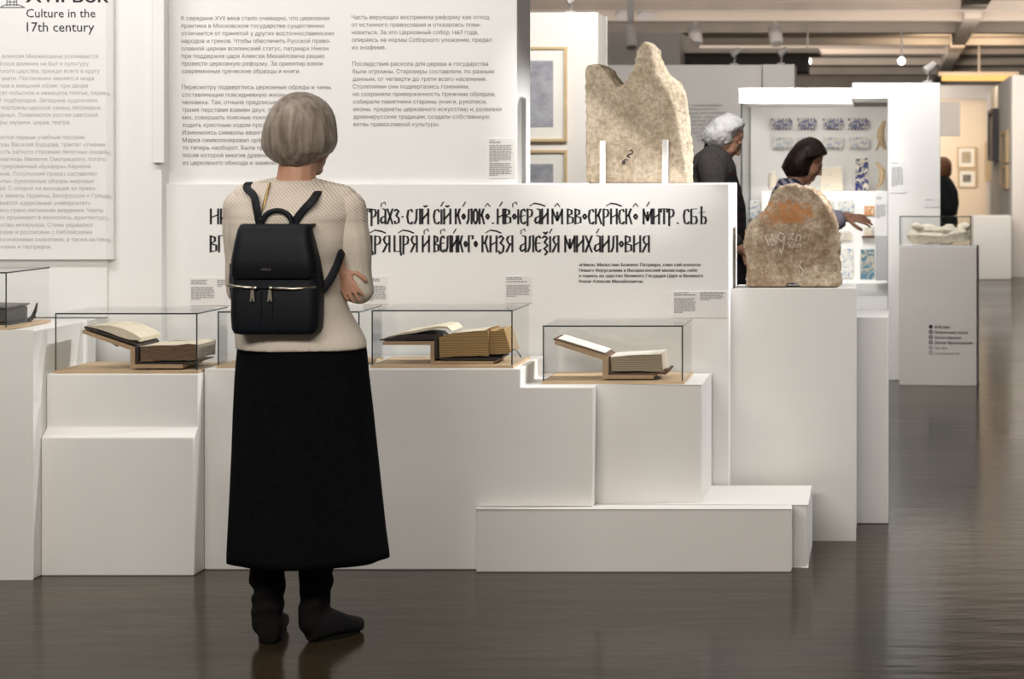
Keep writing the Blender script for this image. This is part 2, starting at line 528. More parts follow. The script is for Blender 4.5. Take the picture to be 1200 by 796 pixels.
def displace(me, fn):
    me.update()
    n = len(me.vertices)
    nr = np.zeros(n * 3); me.vertex_normals.foreach_get('vector', nr); nr = nr.reshape(-1, 3)
    for i, v in enumerate(me.vertices):
        d = fn(v.co, nr[i])
        v.co = v.co + Vector(nr[i]) * d
    me.update()


def bx(name, x0, x1, y0, y1, z0, z1, m, bevel=.004, parent=None):
    return build(MB().box(x0, x1, y0, y1, z0, z1), name, m, parent, bevel=bevel, weld=True)


# ------------------------------------------------------------------ lettering
_fc = bpy.data.curves.new('font_probe', 'FONT'); _fo = bpy.data.objects.new('font_probe', _fc)


def text_mesh(body, bold=0):
    """filled letters; outlines that overlap inside a letter are filled one by one, holes belong to the outline round them"""
    _fc.body = body; _fc.resolution_u = 2; _fc.offset = bold; _fc.fill_mode = 'NONE'
    if _fo.name not in COL.objects:
        COL.objects.link(_fo)
    dg = bpy.context.evaluated_depsgraph_get(); dg.update()
    m = bpy.data.meshes.new_from_object(_fo.evaluated_get(dg))
    co = [v.co.copy() for v in m.vertices]
    nb = [[] for _ in co]
    for e in m.edges:
        a, b = e.vertices; nb[a].append(b); nb[b].append(a)
    bpy.data.meshes.remove(m)
    seen, loops = set(), []
    for st in range(len(co)):
        if st in seen or len(nb[st]) != 2:
            continue
        lp, prev, cur = [st], None, st
        seen.add(st)
        nx = st + 1 if st + 1 in nb[st] else nb[st][0]       # keep the outline's own direction
        while nx != st and nx not in seen:
            seen.add(nx); lp.append(nx)
            cand = [q for q in nb[nx] if q != lp[-2]]
            nx = cand[0] if cand else st
        loops.append([co[q] for q in lp])

    if bold:                                             # heavier weight: the outline struck twice
        loops = loops + [[Vector((q.x + bold * 2.6, q.y, 0)) for q in l] for l in loops]
    vs, fs = [], []
    groups = []                                          # outlines of one letter lie over the same stretch of the line
    for l in sorted(loops, key=lambda l: min(q.x for q in l)):
        a, b = min(q.x for q in l), max(q.x for q in l)
        if groups and a < groups[-1][0] - 1e-4:
            groups[-1][0] = max(groups[-1][0], b); groups[-1][1].append(l)
        else:
            groups.append([b, [l]])
    for _, ls in groups:
        key = tuple((round(q.x - ls[0][0].x, 4), round(q.y, 4)) for l in ls for q in l)
        if key not in _slabs:
            _slabs[key] = slab_fill([[(q.x - ls[0][0].x, q.y) for q in l] for l in ls])
        for quad in _slabs[key]:
            b = len(vs); vs += [Vector((x + ls[0][0].x, y, 0)) for x, y in quad]; fs.append(tuple(range(b, b + len(quad))))
    return vs, fs


_slabs = {}


def slab_fill(loops):
    """non-zero winding fill of outlines, cut into level strips"""
    ed = []
    for l in loops:
        for (ax, ay), (bx_, by) in zip(l, l[1:] + l[:1]):
            if abs(ay - by) > 1e-6:
                ed.append((ax, ay, bx_, by, 1) if ay < by else (bx_, by, ax, ay, -1))
    ys = {round(v, 5) for e in ed for v in (e[1], e[3])}
    for i, e in enumerate(ed):
        for f in ed[i + 1:]:
            lo, hi = max(e[1], f[1]), min(e[3], f[3])
            if hi - lo < 1e-5:
                continue
            at = lambda g, y: g[0] + (g[2] - g[0]) * (y - g[1]) / (g[3] - g[1])
            d0, d1 = at(e, lo) - at(f, lo), at(e, hi) - at(f, hi)
            if d0 * d1 < -1e-12:
                ys.add(round(lo + (hi - lo) * d0 / (d0 - d1), 5))
    ys = sorted(ys); quads = []
    for y0, y1 in zip(ys, ys[1:]):
        if y1 - y0 < 2e-5:
            continue
        ym = (y0 + y1) / 2; row = []
        for ax, ay, bx_, by, w_ in ed:
            if ay < ym < by:
                g = lambda y: ax + (bx_ - ax) * (y - ay) / (by - ay)
                row.append((g(ym), g(y0), g(y1), w_))
        row.sort(); wn = 0
        for a in row:
            if wn == 0:
                st = a
            wn += a[3]
            if wn == 0 and a[0] - st[0] > 1e-5:
                quads.append([(st[1], y0), (a[1], y0), (a[2], y1), (st[2], y1)])
    return quads


def add_text(mb, body, Y, base, left=None, right=None, scale=None, width=None, bold=0, mi=0):
    """line of text on a plane facing the room: base in photo px; scale = px per em at depth Y"""
    vs, fs = text_mesh(body, bold)
    if not vs:
        return scale
    x0 = min(v.x for v in vs); x1 = max(v.x for v in vs)
    if width:
        scale = width / (x1 - x0)
    k = scale * Y / F
    if left is not None:
        ox = X(left, Y) - x0 * k
    else:
        ox = X(right, Y) - x1 * k
    oz = Z(base, Y)
    mb.add([(ox + v.x * k, Y, oz + v.y * k) for v in vs], fs, mi)
    return scale


def text_bars(mb, Y, x0, x1, y0, y1, rows, ragged=.1, mi=0):
    """print too small to read: rows of word-length strokes"""
    ph = (y1 - y0) / rows
    for r in range(rows):
        yy = y0 + r * ph; x = x0; end = x1 - random.random() * ragged * (x1 - x0)
        if r == rows - 1 and rows > 3:
            end = x0 + (x1 - x0) * .4
        while x < end - .5:
            wd = min(random.uniform(1.5, 5.0), end - x)
            mb.add([P(x, yy + ph * .62, Y), P(x + wd, yy + ph * .62, Y), P(x + wd, yy, Y), P(x, yy, Y)], [(0, 1, 2, 3)], mi)
            x += wd + .6


# ------------------------------------------------------------------ the hall
struct(bx('floor', -14, 8, -3, 60, -.1, 0, M['floor'], 0))
struct(bx('ceiling', -14, 8, -3, 60, CEIL, CEIL + .1, M['ceil'], 0))
struct(bx('wall_back', -14, 8, 50, 50.2, 0, CEIL, M['gwall'], 0))
def trim(x0, x1, y0, y1, z0, z1, m):
    global _tn
    _tn += 1
    return struct(bx('trim_%d' % _tn, x0, x1, y0, y1, z0, z1, m, 0))
_tn = 0
for yy, dz, dy, mm in ((23.6, .10, .25, 'beam'), (24.5, .16, .22, 'ceil'), (25.7, .06, .12, 'beam'), (27.2, .13, .16, 'beam'), (28.4, .05, .5, 'ceil'), (30.6, .1, .2, 'beam'),
                   (33.5, .08, .6, 'ceil'), (36.5, .12, .2, 'beam'), (40, .14, .3, 'beam'), (44.0, .3, .3, 'beam')):
    trim(-13, 7.5, yy, yy + dy, CEIL - dz, CEIL, M[mm])
trim(-5, .55, 25.05, 25.35, CEIL - .055, CEIL, M['dark'])
trim(-5, .55, 26.2, 26.6, CEIL - .03, CEIL, M['dark'])
# long beam running down the hall
trim(.74, 1.02, 12, 23.5, CEIL - .12, CEIL, M['beam'])
trim(.80, 1.0, 23.9, 44, CEIL - .17, CEIL, M['beam'])
# duct hanging behind the picture wall, black opening beside it
struct(bx('trim_duct', X(700, 20.5), X(797, 20.5), 20.5, 22.5, Z(84, 20.5), Z(37, 20.5), M['duct'], .01))
struct(bx('trim_duct_opening', X(799, 21), X(946, 21), 21, 21.6, Z(84, 21), Z(64, 21), M['dark'], 0))
struct(bx('trim_duct_top', X(797, 21), X(960, 21), 20.9, 21.7, Z(63, 21), Z(57, 21), M['beam'], .01))


def wall_px(name, x0, x1, top, Y, depth, m, z0=0):
    return struct(bx(name, X(x0, Y), X(x1, Y), Y, Y + depth, z0, Z(top, Y), M[m], .004))


picwall = wall_px('wall_pictures', 480, 700, 15, 14.0, .45, 'gwall')
wall_px('wall_text', 560, 893, 76, 16.6, .35, 'gwall')
wall_px('wall_text_wing', 893.5, 931, 75.5, 16.5, .4, 'gwall')
wall_px('wall_corridor_end', 1080, 1230, 106, 33, .3, 'warm')
wall_px('wall_corridor_header', 1060, 1250, 100, 32.5, .2, 'greywall', 2.45)
wall_px('wall_far_block', 1085, 1125, 120, 27.5, .3, 'gwall', 1.8)
wall_px('wall_right_side', 1186, 1330, 88, 25.7, .5, 'gwall')
struct(bx('wall_right', X(1186, 25.7), X(1186, 25.7) + .3, 26.2, 32.9, 0, 2.55, M['greywall'], 0))
# lettering on the far text wall
mb = MB()
for i, (t, e) in enumerate((('эпоха Петра I ознаменовалась', 846), ('ростом промышленности', 841), ('году в стране было основано', 852), ('200 мануфактур, среди них', 846),
                            ('казённые и частные заводы', 844), ('в Гжели. Её мастера', 835), ('вещи и посуда', 835), ('изразцы печные', 836), ('для дома', 835), ('и дворца', 836))):
    add_text(mb, t, 16.59, 124.5 + i * 4.55, right=e, scale=4.4)
build(mb, 'lettering', M['pale'], None).name = 'lettering_on_wall'
bpy.data.objects['lettering_on_wall']['kind'] = 'structure'


# ------------------------------------------------------------------ pictures
def picture(x0, x1, y0, y1, Y, fw, mw, pr, label, fm='frame', group=None):
    dp = .03
    a, b = P(x0, y1, Y), P(x1, y0, Y)
    t = thing('framed_picture', label, 'picture', ((a.x + b.x) / 2, Y, a.z), group)
    k = Y / F; f = fw * k; g = mw * k
    mb = MB()
    mb.box(a.x, b.x, Y - dp, Y, a.z, a.z + f).box(a.x, b.x, Y - dp, Y, b.z - f, b.z)
    mb.box(a.x, a.x + f, Y - dp, Y, a.z + f, b.z - f).box(b.x - f, b.x, Y - dp, Y, a.z + f, b.z - f)
    build(mb, 'frame', M[fm], t)
    build(MB().box(a.x + f, b.x - f, Y - .016, Y - .004, a.z + f, b.z - f), 'mount', M['mountb'], t)
    build(MB().box(a.x + f + g, b.x - f - g, Y - .018, Y - .0155, a.z + f + g * 1.05, b.z - f - g), 'print', M[pr], t)
    return t


picture(579, 665, 55, 166, 14.0, 3.2, 13, 'print1', 'large framed grey engraving of a terrace of trees in pale wood frame, upper picture')
picture(579, 665, 176, 286, 14.0, 3.2, 13, 'print1', 'framed grey print in pale wood frame below the larger engraving, half hidden')
picture(1121, 1143.5, 172, 197, 33.0, 1.6, 4.2, 'print2', 'small wood-framed ochre sheet on the warm lit corridor wall, upper one')
picture(1122, 1144, 198.5, 220, 33.0, 1.6, 4.6, 'print3', 'small wood-framed picture with dark centre on warm corridor wall, lower one')
# pictures on the side wall of the corridor (face -X)
def side_picture(ya, yb, z0, z1, fm, pr, label, th=.04, fw=.05):
    xw = X(1186, 25.7)
    t = thing('framed_picture', label, 'picture', (xw, (ya + yb) / 2, z0))
    mb = MB().box(xw - th, xw, ya, yb, z0, z0 + fw).box(xw - th, xw, ya, yb, z1 - fw, z1).box(xw - th, xw, ya, ya + fw, z0 + fw, z1 - fw).box(xw - th, xw, yb - fw, yb, z0 + fw, z1 - fw)
    build(mb, 'frame', M[fm], t)
    build(MB().box(xw - th * .6, xw - .002, ya + fw, yb - fw, z0 + fw, z1 - fw), 'print', M[pr], t)
side_picture(29.0, 30.6, 1.46, 2.21, 'dframe', 'print3', 'tall dark framed picture on the grey corridor side wall', .09, .06)
side_picture(26.4, 27.9, 1.44, 1.86, 'frame', 'print2', 'wood-framed picture on corridor side wall, upper of the pair by the corner')
side_picture(26.4, 27.9, 1.10, 1.41, 'frame', 'print2', 'wood-framed picture on corridor side wall, lower of the pair by the corner')
side_picture(31.6, 32.8, 1.15, 1.78, 'frame', 'print2', 'wood-framed picture deepest in the corridor, past the dark tall frame')

# ------------------------------------------------------------------ display blocks
YA, YB, YM, YF, YD = 7.087, 7.16, 7.265, 7.22, 7.755
YBK = 7.655                                   # back of the blocks against the wall panels
pl = bx('display_plinth', -5.2, X(37.5, YA), YA, YBK, 0, .862, M['white'])
tag(pl, 'tall white plinth at the far left edge carrying the black book in a glass case', 'plinth')
zb = Z(513, YB); ztop = .714
x0b, x1b = X(37.5, YA) + .001, X(227, YB)
mb = MB().prism([(YB, 0), (YBK, 0), (YBK, ztop - .012), (7.205, ztop - .012), (7.205, zb + .03), (YB, zb)], x0b, x1b, axes='yz')
pl = build(mb, 'display_plinth', M['white'], bevel=.004)
tag(pl, 'white plinth with a shallow ledge across its face under the leftmost open brown book', 'plinth')
xs, xe = X(561, YM), X(610, YM)
zst = .648
xm, xr = X(697, 7.31), X(822.5, 7.362)
mb = MB().prism([(x1b + .001, 0), (xs - .001, 0), (xs - .001, .2245), (xm, .2245), (xm, zst), (xe, zst), (xe, ztop), (x1b + .001, ztop)], YM, YBK + .09)
pl = build(mb, 'display_plinth', M['white'], bevel=.004)
tag(pl, 'long white plinth behind the woman in black skirt, carrying three book cases', 'plinth')
pl = bx('display_plinth', xm + .001, xr, 7.345, 7.745, .2245, zst, M['white'])
tag(pl, 'white block under the right half of the lowest book case, standing on low step', 'plinth')
pl = bx('display_step', xs, X(927, YF), YF, 7.308, 0, .2235, M['white'])
tag(pl, 'low white front step on the floor with long plain face', 'step')
pl = bx('display_step', xs, X(946, 7.31), 7.309, 7.745, 0, .2235, M['white'])
tag(pl, 'low white step behind the front one, its right end sticking out a little', 'step')
# big pedestal with the brown stone, and block behind it
YE = 7.82
ped = bx('pedestal', X(857, YE), X(1002, YE), YE, 8.15, 0, .9595, M['white'])
tag(ped, 'tall white pedestal under the brown rounded stone', 'pedestal')
ped2 = bx('pedestal', X(940, 8.19), X(1041, 8.19), 8.19, 8.6, 0, .829, M['white'])
tag(ped2, 'plain empty white pedestal behind and beside the tall stone pedestal', 'pedestal')

# ------------------------------------------------------------------ wall panels
ZT = 3.0
YW = 7.70
ww = bx('wall_left', -6.0, X(188.5, YW), YW, 8.0, 0, ZT, M['panel'], .003); struct(ww)
lx1 = X(131, 7.66)
lz0 = Z(304.5, 7.66)
tp = thing('text_panel', 'white text panel at far left headed Culture in the 17th century', 'text panel', ((-4.6 + lx1) / 2, 7.68, lz0))
build(MB().prism([(-5.4, 7.66), (lx1 - .022, 7.66), (lx1, 7.675), (lx1, YW - .0005), (-5.4, YW - .0005)], lz0, ZT - .02, axes='xy'), 'board', M['panel'], tp, bevel=.002)
struct(bx('trim_skirt', -5.4, X(126, 7.69), 7.685, YW - .0005, ztop + .15, lz0 - .002, M['panel'], .002))
struct(bx('trim_pilaster', X(179, 7.68), X(193, 7.68), 7.672, YW - .0005, CAM_H - .003, ZT - .02, M['panel'], .003))
mb = MB(); YL = 7.6585
add_text(mb, 'Culture in the', YL, 20.3, left=30.7, width=81)
add_text(mb, '17th century', YL, 36.9, left=31.3, width=79)
add_text(mb, 'XVII век', YL, 2.6, left=30, width=97, bold=.012)
build(mb, 'heading', M['black'], tp)
mb = MB()
sc = None
L1 = [('При Алексея Михайловича усиливается', 114.7, 68), ('западноевропейское влияние на быт и культуру', 104, 76.7), ('московского царства, прежде всего в кругу', 117, 85.3),
      ('знати. Постепенно меняется мода', 110, 93.9), ('костюм и внешний облик: при дворе', 103, 102.5), ('носят польское и немецкое платье, парики,', 130, 111),
      ('бреют подбородки. Западные художники', 113.6, 119.7), ('пишут портреты царской семьи, патриарха,', 118.7, 128.2), ('придворных. Появляются ростки светской', 114, 136.8),
      ('культуры: музыки, цирка, театра.', 82.7, 145.4),
      ('Печатаются первые учебные пособия', 98.8, 163), ('«Азбука» Василия Бурцова, трактат «Учение', 123, 171.5), ('и хитрость ратного строения пехотных людей»,', 130.5, 180),
      ('«Грамматика» Мелетия Смотрицкого, богато', 124, 188.6), ('иллюстрированный «Букварь» Кариона', 106, 197), ('Истомина. Посольский приказ составляет', 114, 205.7),
      ('«Куранты» рукописные обзоры мировых', 110, 214.3), ('новостей. С опорой на выходцев из право-', 112.7, 222.8), ('славных земель Украины, Белоруссии и Греции', 130.5, 231.4),
      ('открывается «церковный университет»', 105.6, 240), ('Славяно-греко-латинская академия. Черты', 120.7, 248.5), ('барокко проникают в иконопись, архитектуру,', 127.5, 257),
      ('убранство интерьера. Стены украшают', 109, 265.7), ('фресками и росписями с библейскими', 108, 274.2), ('и мифологическими сюжетами, а также на темы', 131, 282.8), ('астрономии и географии.', 60.4, 291.4)]
sc = add_text(MB(), 'Алексея Михайловича усиливается', YL, 0, left=2, width=112.7)
for t, r, b in L1:
    add_text(mb, t, YL, b, right=min(r, 129.5), scale=sc)
build(mb, 'lettering', M['pale2'], tp)
# foot of the line drawing of a tower above the text
mb = MB()
for a, b in (((0, 8.6), (29, 8.6)), ((0, 8.6), (6, 5.5)), ((29, 8.6), (22, 5.5)), ((6, 5.5), (22, 5.5)), ((8, 7), (8, -4)), ((12, 7), (11.5, -4)), ((16.5, 7), (16.5, -4)), ((20, 7), (19, -4)), ((8, 2), (20, 2))):
    mb.tube([P(*a, YL), P(*b, YL)], .0016, 6)
build(mb, 'line_drawing', M['ink'], tp)

# text panel standing on the ledge
YC = 7.785
zD = Z(215.3, YD)
tp = thing('text_panel', 'large white two-column text panel above the black old-style inscription', 'text panel', (X(400, YC), YC + .1, zD))
build(MB().box(X(197, YC), X(606, YC), YC, 8.06, zD + .0005, ZT - .01), 'board', M['panel'], tp, bevel=.003, weld=True)
mb = MB(); YT = YC - .0015
sc = add_text(MB(), 'К середине XVII века стало очевидно, что церковная', YT, 0, left=212, width=173.6)
for i, t in enumerate(('К середине XVII века стало очевидно, что церковная', 'практика в Московском государстве существенно', 'отличается от принятой у других восточнославянских',
                       'народов и греков. Чтобы обеспечить Русской право-', 'славной церкви вселенский статус, патриарх Никон', 'при поддержке царя Алексея Михайловича решил',
                       'провести церковную реформу. За ориентир взяли', 'современные греческие образцы и книги.', '',
                       'Пересмотру подверглись церковные обряды и чины,', 'составляющие повседневную жизнь русского', 'человека. Так, отныне предписывалось креститься', 'тремя перстами взамен двух, писать имя Иисус,',
                       'ких, совершать поясные поклоны вместо земных,', 'ходить крестным ходом против солнца.', 'Изменились символы евангелистов: прежде', 'Марка символизировал орёл, а Иоанна лев,',
                       'то теперь наоборот. Была проведена сверка,', 'после которой многие древние книги изъяли', 'из церковного обихода и заменили новыми.')):
    add_text(mb, t, YT, 23.6 + i * 8.87 + (1 if i > 8 else 0), left=212.3 + i * .1, scale=sc)
for i, t in enumerate(('Часть верующих восприняла реформу как отход', 'от истинного православия и отказалась пови-', 'новаться. За это Церковный собор 1667 года,', 'опираясь на нормы Соборного уложения, предал', 'их анафеме.', '',
                       'Последствия раскола для церкви и государства', 'были огромны. Староверы составляли, по разным', 'данным, от четверти до трети всего населения.', 'Столетиями они подвергались гонениям,',
                       'но сохранили приверженность прежним обрядам,', 'собирали памятники старины (книги, рукописи,', 'иконы, предметы церковного искусства) и, развивая', 'древнерусские традиции, создали собственную', 'ветвь православной культуры.')):
    add_text(mb, t, YT, 22.4 + i * 8.85 + (1.6 if i > 5 else 0), left=412 + i * .16, scale=sc)
build(mb, 'lettering', M['ink'], tp)


def label_plate(x0, x1, y0, y1, Y, blocks, label, m='plate', ink='ink'):
    """small printed caption plate on a wall facing the room"""
    t = thing('caption_plate', label, 'caption', P((x0 + x1) / 2, y1, Y))
    a, b = P(x0, y1, Y), P(x1, y0, Y)
    build(MB().box(a.x, b.x, Y - .004, Y, a.z, b.z), 'plate', M[m], t)
    mb = MB()
    for bk in blocks:
        text_bars(mb, Y - .0047, *bk)
    build(mb, 'print', M[ink], t)


label_plate(572.8, 603.5, 162.3, 209, YC, [(573.5, 580, 163.8, 165, 1), (573.5, 586.5, 165.8, 168.5, 2), (573.5, 600.5, 170, 190, 12), (573.5, 600, 191, 206.5, 9)],
            'caption plate at lower corner of the two-column text panel', 'plate', 'pale')

# ledge wall with the old-style inscription
dw = thing('inscription_wall', 'white ledge wall with black old-style Cyrillic inscription, pale stone on top', 'display wall', (X(520, YD), 7.93, 0))
DX0, DX1 = X(194, YD), X(854.5, YD)
build(MB().box(DX0, DX1, YD, 8.14, 0, zD), 'board', M['panel'], dw, bevel=.004, weld=True)

GL = {
    'Н': (.44, [((0, 0), (0, 1)), ((.44, 0), (.44, 1)), ((0, .42), (.44, .62))]),
    'И': (.44, [((0, 0), (0, 1)), ((.44, 0), (.44, 1)), ((0, .3), (.44, .75))]),
    'Й': (.44, [((0, 0), (0, 1)), ((.44, 0), (.44, 1)), ((0, .3), (.44, .75)), ((.12, 1.2), (.22, 1.12), (.34, 1.22))]),
    'І': (.02, [((0, 0), (0, .95))]),
    'К': (.42, [((0, 0), (0, 1)), ((.08, .5), (.2, .62), (.36, 1)), ((.2, .6), (.42, 0))]),
    'М': (.66, [((0, 0), (0, 1)), ((0, .9), (.33, .2), (.66, .9)), ((.66, 0), (.66, 1)), ((.33, .2), (.33, .8))]),
    'Т': (.5, [((0, .78), (0, 1), (.5, 1), (.5, .78)), ((.25, 0), (.25, 1))]),
    'Р': (.4, [((0, -.12), (0, 1)), ((0, .97), (.3, .95), (.38, .75), (.3, .52), (0, .42))]),
    'А': (.42, [((.42, 0), (.42, .95), (.2, 1)), ((.42, .55), (.1, .42), (.02, .2), (.14, .04), (.42, .2))]),
    'Х': (.44, [((0, 1), (.44, 0)), ((.44, 1), (0, 0))]),
    'Ъ': (.4, [((0, .85), (.12, .98), (.34, .86), (.14, .55), (.36, .38), (.36, .12), (.08, .02), (.0, .2))]),
    'С': (.38, [((.38, .8), (.3, .97), (.08, .9), (0, .5), (.08, .08), (.3, 0), (.38, .15))]),
    'Л': (.42, [((.42, 0), (.42, 1), (.16, .96), (.14, .3), (0, .02))]),
    'О': (.38, [((.19, 1), (.02, .8), (0, .25), (.19, 0), (.36, .25), (.36, .8), (.19, 1))]),
    'о': (.26, [((.13, .66), (0, .5), (.13, .32), (.26, .5), (.13, .66))]),
    'В': (.42, [((0, 0), (0, 1)), ((0, .98), (.3, .9), (.3, .66), (0, .55)), ((.0, .52), (.4, .42), (.4, .1), (0, .02))]),
    'Ч': (.4, [((0, 1), (.02, .6), (.38, .5)), ((.4, 0), (.4, 1))]),
    'Е': (.38, [((.38, .84), (.26, .99), (.06, .88), (0, .5), (.06, .1), (.28, 0), (.38, .16)), ((0, .5), (.32, .56))]),
    'П': (.44, [((0, 0), (0, 1), (.44, 1), (.44, 0))]),
    'Б': (.42, [((.36, 1), (0, .98), (0, 0)), ((0, .5), (.34, .5), (.42, .25), (.34, .02), (0, .02))]),
    'Ѣ': (.52, [((.16, 0), (.16, 1.15)), ((0, .74), (.4, .78)), ((.16, .5), (.44, .46), (.5, .24), (.42, .02), (.16, .02))]),
    'Ц': (.5, [((0, 1), (0, .04), (.46, .04), (.5, -.2)), ((.44, .04), (.44, 1))]),
    'Я': (.46, [((.44, 0), (.44, 1), (.14, .96), (.04, .75), (.16, .52), (.44, .5)), ((.28, .5), (0, 0))]),
    'Г': (.38, [((0, 0), (0, 1), (.38, 1), (.38, .8))]),
    'Д': (.5, [((0, -.16), (.02, .05), (.48, .05), (.5, -.16)), ((.1, .05), (.16, .98), (.42, 1), (.42, .05))]),
    'З': (.38, [((0, .86), (.14, 1), (.34, .85), (.12, .55), (.36, .36), (.3, .04), (.08, -.1), (0, .08))]),
    'Ѯ': (.38, [((0, .86), (.14, 1), (.34, .85), (.12, .6), (.36, .4), (.1, .2), (.34, .02), (.16, -.18)), ((.06, 1.22), (.2, 1.1), (.32, 1.24))]),
    '·': (.06, [((0, .45), (.05, .5))]), '.': (.06, [((0, .03), (.05, .08))]),
}


def nib(mb, p, q, w, h, Y):
    """one pen stroke: hull of a broad nib moved from p to q (photo px on the plane Y)"""
    pts = []
    for c in (p, q):
        for dx, dy in ((-w, -h * .4), (-w * .8, h), (w, h * .4), (w * .8, -h)):
            pts.append((c[0] + dx, c[1] + dy))
    pts = sorted(set(pts))

    def half(ps):
        o = []
        for r in ps:
            while len(o) > 1 and (o[-1][0] - o[-2][0]) * (r[1] - o[-2][1]) - (o[-1][1] - o[-2][1]) * (r[0] - o[-2][0]) <= 0:
                o.pop()
            o.append(r)
        return o[:-1]
    hull = half(pts) + half(pts[::-1])
    mb.add([P(a, b, Y) for a, b in hull], [tuple(range(len(hull)))])


def vyaz(mb, word, x0, x1, yb, H, Y, acc=()):
    gap = .17
    tot = sum(GL[c][0] for c in word) + gap * (len(word) - 1) + .16
    k = (x1 - x0) / tot; x = x0 + .08 * k
    pos = []
    for c in word:
        wd, strokes = GL[c]
        for st in strokes:
            for a, b in zip(st, st[1:]):
                nib(mb, (x + a[0] * k, yb - a[1] * H), (x + b[0] * k, yb - b[1] * H), 1.3, .5, Y)
        pos.append((x, x + wd * k)); x += (wd + gap) * k
    for kind, i in acc:
        a, b = pos[i]; c = (a + b) / 2; t = yb - H
        if kind == '/':
            nib(mb, (c - 1, t - 3), (c + 2, t - 8), .7, .4, Y)
        elif kind == '~':
            pts = [(c - 9, t - 3.5), (c - 4, t - 6.5), (c + 3, t - 5.5), (c + 9, t - 3.2)]
            for u, v in zip(pts, pts[1:]):
                nib(mb, u, v, .5, .8, Y)
        elif kind == '^':
            for u, v in (((c - 3, t - 2.5), (c, t - 6.5)), ((c, t - 6.5), (c + 3, t - 2.5))):
                nib(mb, u, v, .6, .4, Y)
        elif kind == 'c':
            pts = [(c - 2, t - 2), (c - 2, t - 6), (c + 2, t - 8), (c + 3, t - 5)]
            for u, v in zip(pts, pts[1:]):
                nib(mb, u, v, .6, .4, Y)


mb = MB(); YI = YD - .0015
b1, h1, b2, h2 = 262.6, 17.8, 295.5, 19.2
for wd, a, b, ac in (('НИКОН', 245.5, 303, [('/', 1)]), ('МЛСТІЮ'.replace('Ю', 'О'), 308, 368, [('~', 3)]), ('ПА', 400, 424, []), ('ТРІАХЪ', 425, 469, [('c', 3)]), ('·', 470.5, 473, []), ('СЛЙ', 476, 503, []),
                     ('СІЙ', 507, 529, [('/', 1)]), ('КоЛОКо', 533, 574, [('/', 1), ('^', 5)]), ('.', 576.5, 579, []), ('НВоІЕРАИ', 582, 643, [('/', 0), ('c', 2), ('~', 6)]), ('М', 646, 660, [('^', 0)]),
                     ('ВВоСКРНСКо', 664, 748, [('~', 6), ('^', 9)]), ('МНТР', 753, 791, [('/', 0)]), ('.', 793, 795.5, []), ('СБѢ', 800, 829, [])):
    vyaz(mb, wd, a, b, b1, h1, YI, ac)
for wd, a, b, ac in (('ВПАМЯТЬ'.replace('Ь', 'Ъ'), 245.5, 320, [('/', 2)]), ('ВЦРСТВО', 335, 410, [('~', 3)]), ('ДРЯ', 427, 458, [('~', 1)]), ('ЦРЯ', 461, 490, [('~', 1)]), ('И', 494, 504, [('c', 0)]),
                     ('ВЕЛИКоГо', 508, 560, [('c', 1), ('/', 3)]), ('КНЗЯ', 564, 602, [('~', 1)]), ('АЛЕѮІЯ', 608, 656, [('c', 0), ('/', 4)]), ('МИХАИЛоВНЯ', 661, 762, [('/', 3)])):
    vyaz(mb, wd, a, b, b2, h2, YI, ac)
build(mb, 'inscription', M['black'], dw)
mb = MB()
sc = add_text(MB(), 'Новаго Иерусалима в Воскресенский монастырь себе', YI, 0, left=678.5, width=138.5, bold=.01)
for i, t in enumerate(('«Никон, Милостию Божиею Патриарх, слил сей колокол', 'Новаго Иерусалима в Воскресенский монастырь себе', 'в память во царство Великого Государя Царя и Великого', 'Князя Алексия Михайловича»')):
    add_text(mb, t, YI, 312.2 + i * 6.45, left=678.5, scale=sc, bold=.02)
build(mb, 'translation', M['black'], dw)
label_plate(222.5, 270, 325.5, 358, YD, [(224, 243, 328, 334, 3), (224, 252, 336.5, 352, 8), (254.5, 269, 328, 337, 4)], 'wide caption plate on inscription wall left of the woman with backpack', 'plate', 'pale')
label_plate(424, 455, 324, 356.5, YD, [(432, 446, 326.5, 330.5, 2), (427, 453, 335, 353.5, 9)], 'caption plate on inscription wall just right of the woman with backpack', 'plate', 'pale')
label_plate(592, 624, 323.5, 355, YD, [(593.5, 612.5, 325, 328.5, 2), (593.5, 619, 329.5, 332, 1), (593.5, 622, 334, 348.5, 8)], 'caption plate on inscription wall above the flat-cradled book', 'plate', 'pale')
label_plate(788.5, 852, 341.5, 372.5, YD, [(790, 808, 343, 344.5, 1), (790, 815, 345, 347.5, 1), (790, 816, 349.5, 367.5, 9), (820.5, 849, 342.5, 352.5, 6)], 'wide caption plate at the right end of the inscription wall', 'plate', 'pale')


# ------------------------------------------------------------------ glass book cases
def glass_case(x0, x1, yf, yb_, z0, z1, label, board=True, th=.005, group=None):
    t = thing('glass_case', label, 'glass case', ((x0 + x1) / 2, (yf + yb_) / 2, z0))
    g = [M['glass'], M['edge']]
    zb = z0
    if board:
        build(MB().box(x0 - .003, x1 + .003, yf - .004, yb_ + .004, z0 + .0005, z0 + .010), 'base_board', M['wood'], t, bevel=.001)
        zb = z0 + .0105
    #          bottom top front right back left
    build(MB().box(x0, x1, yf, yb_, z1 - th, z1, mis=(0, 0, 1, 1, 0, 0)), 'top_pane', g, t)
    build(MB().box(x0, x0 + th, yf, yb_, zb, z1 - th - .0002, mis=(0, 0, 1, 0, 0, 0)), 'side_pane', g, t)
    build(MB().box(x1 - th, x1, yf, yb_, zb, z1 - th - .0002, mis=(0, 0, 1, 0, 0, 0)), 'side_pane', g, t)
    build(MB().box(x0 + th + .0002, x1 - th - .0002, yf + .001, yf + th, zb, z1 - th - .0002), 'front_pane', g, t)
    build(MB().box(x0 + th + .0002, x1 - th - .0002, yb_ - th, yb_ - .001, zb, z1 - th - .0002), 'back_pane', g, t)
    return t


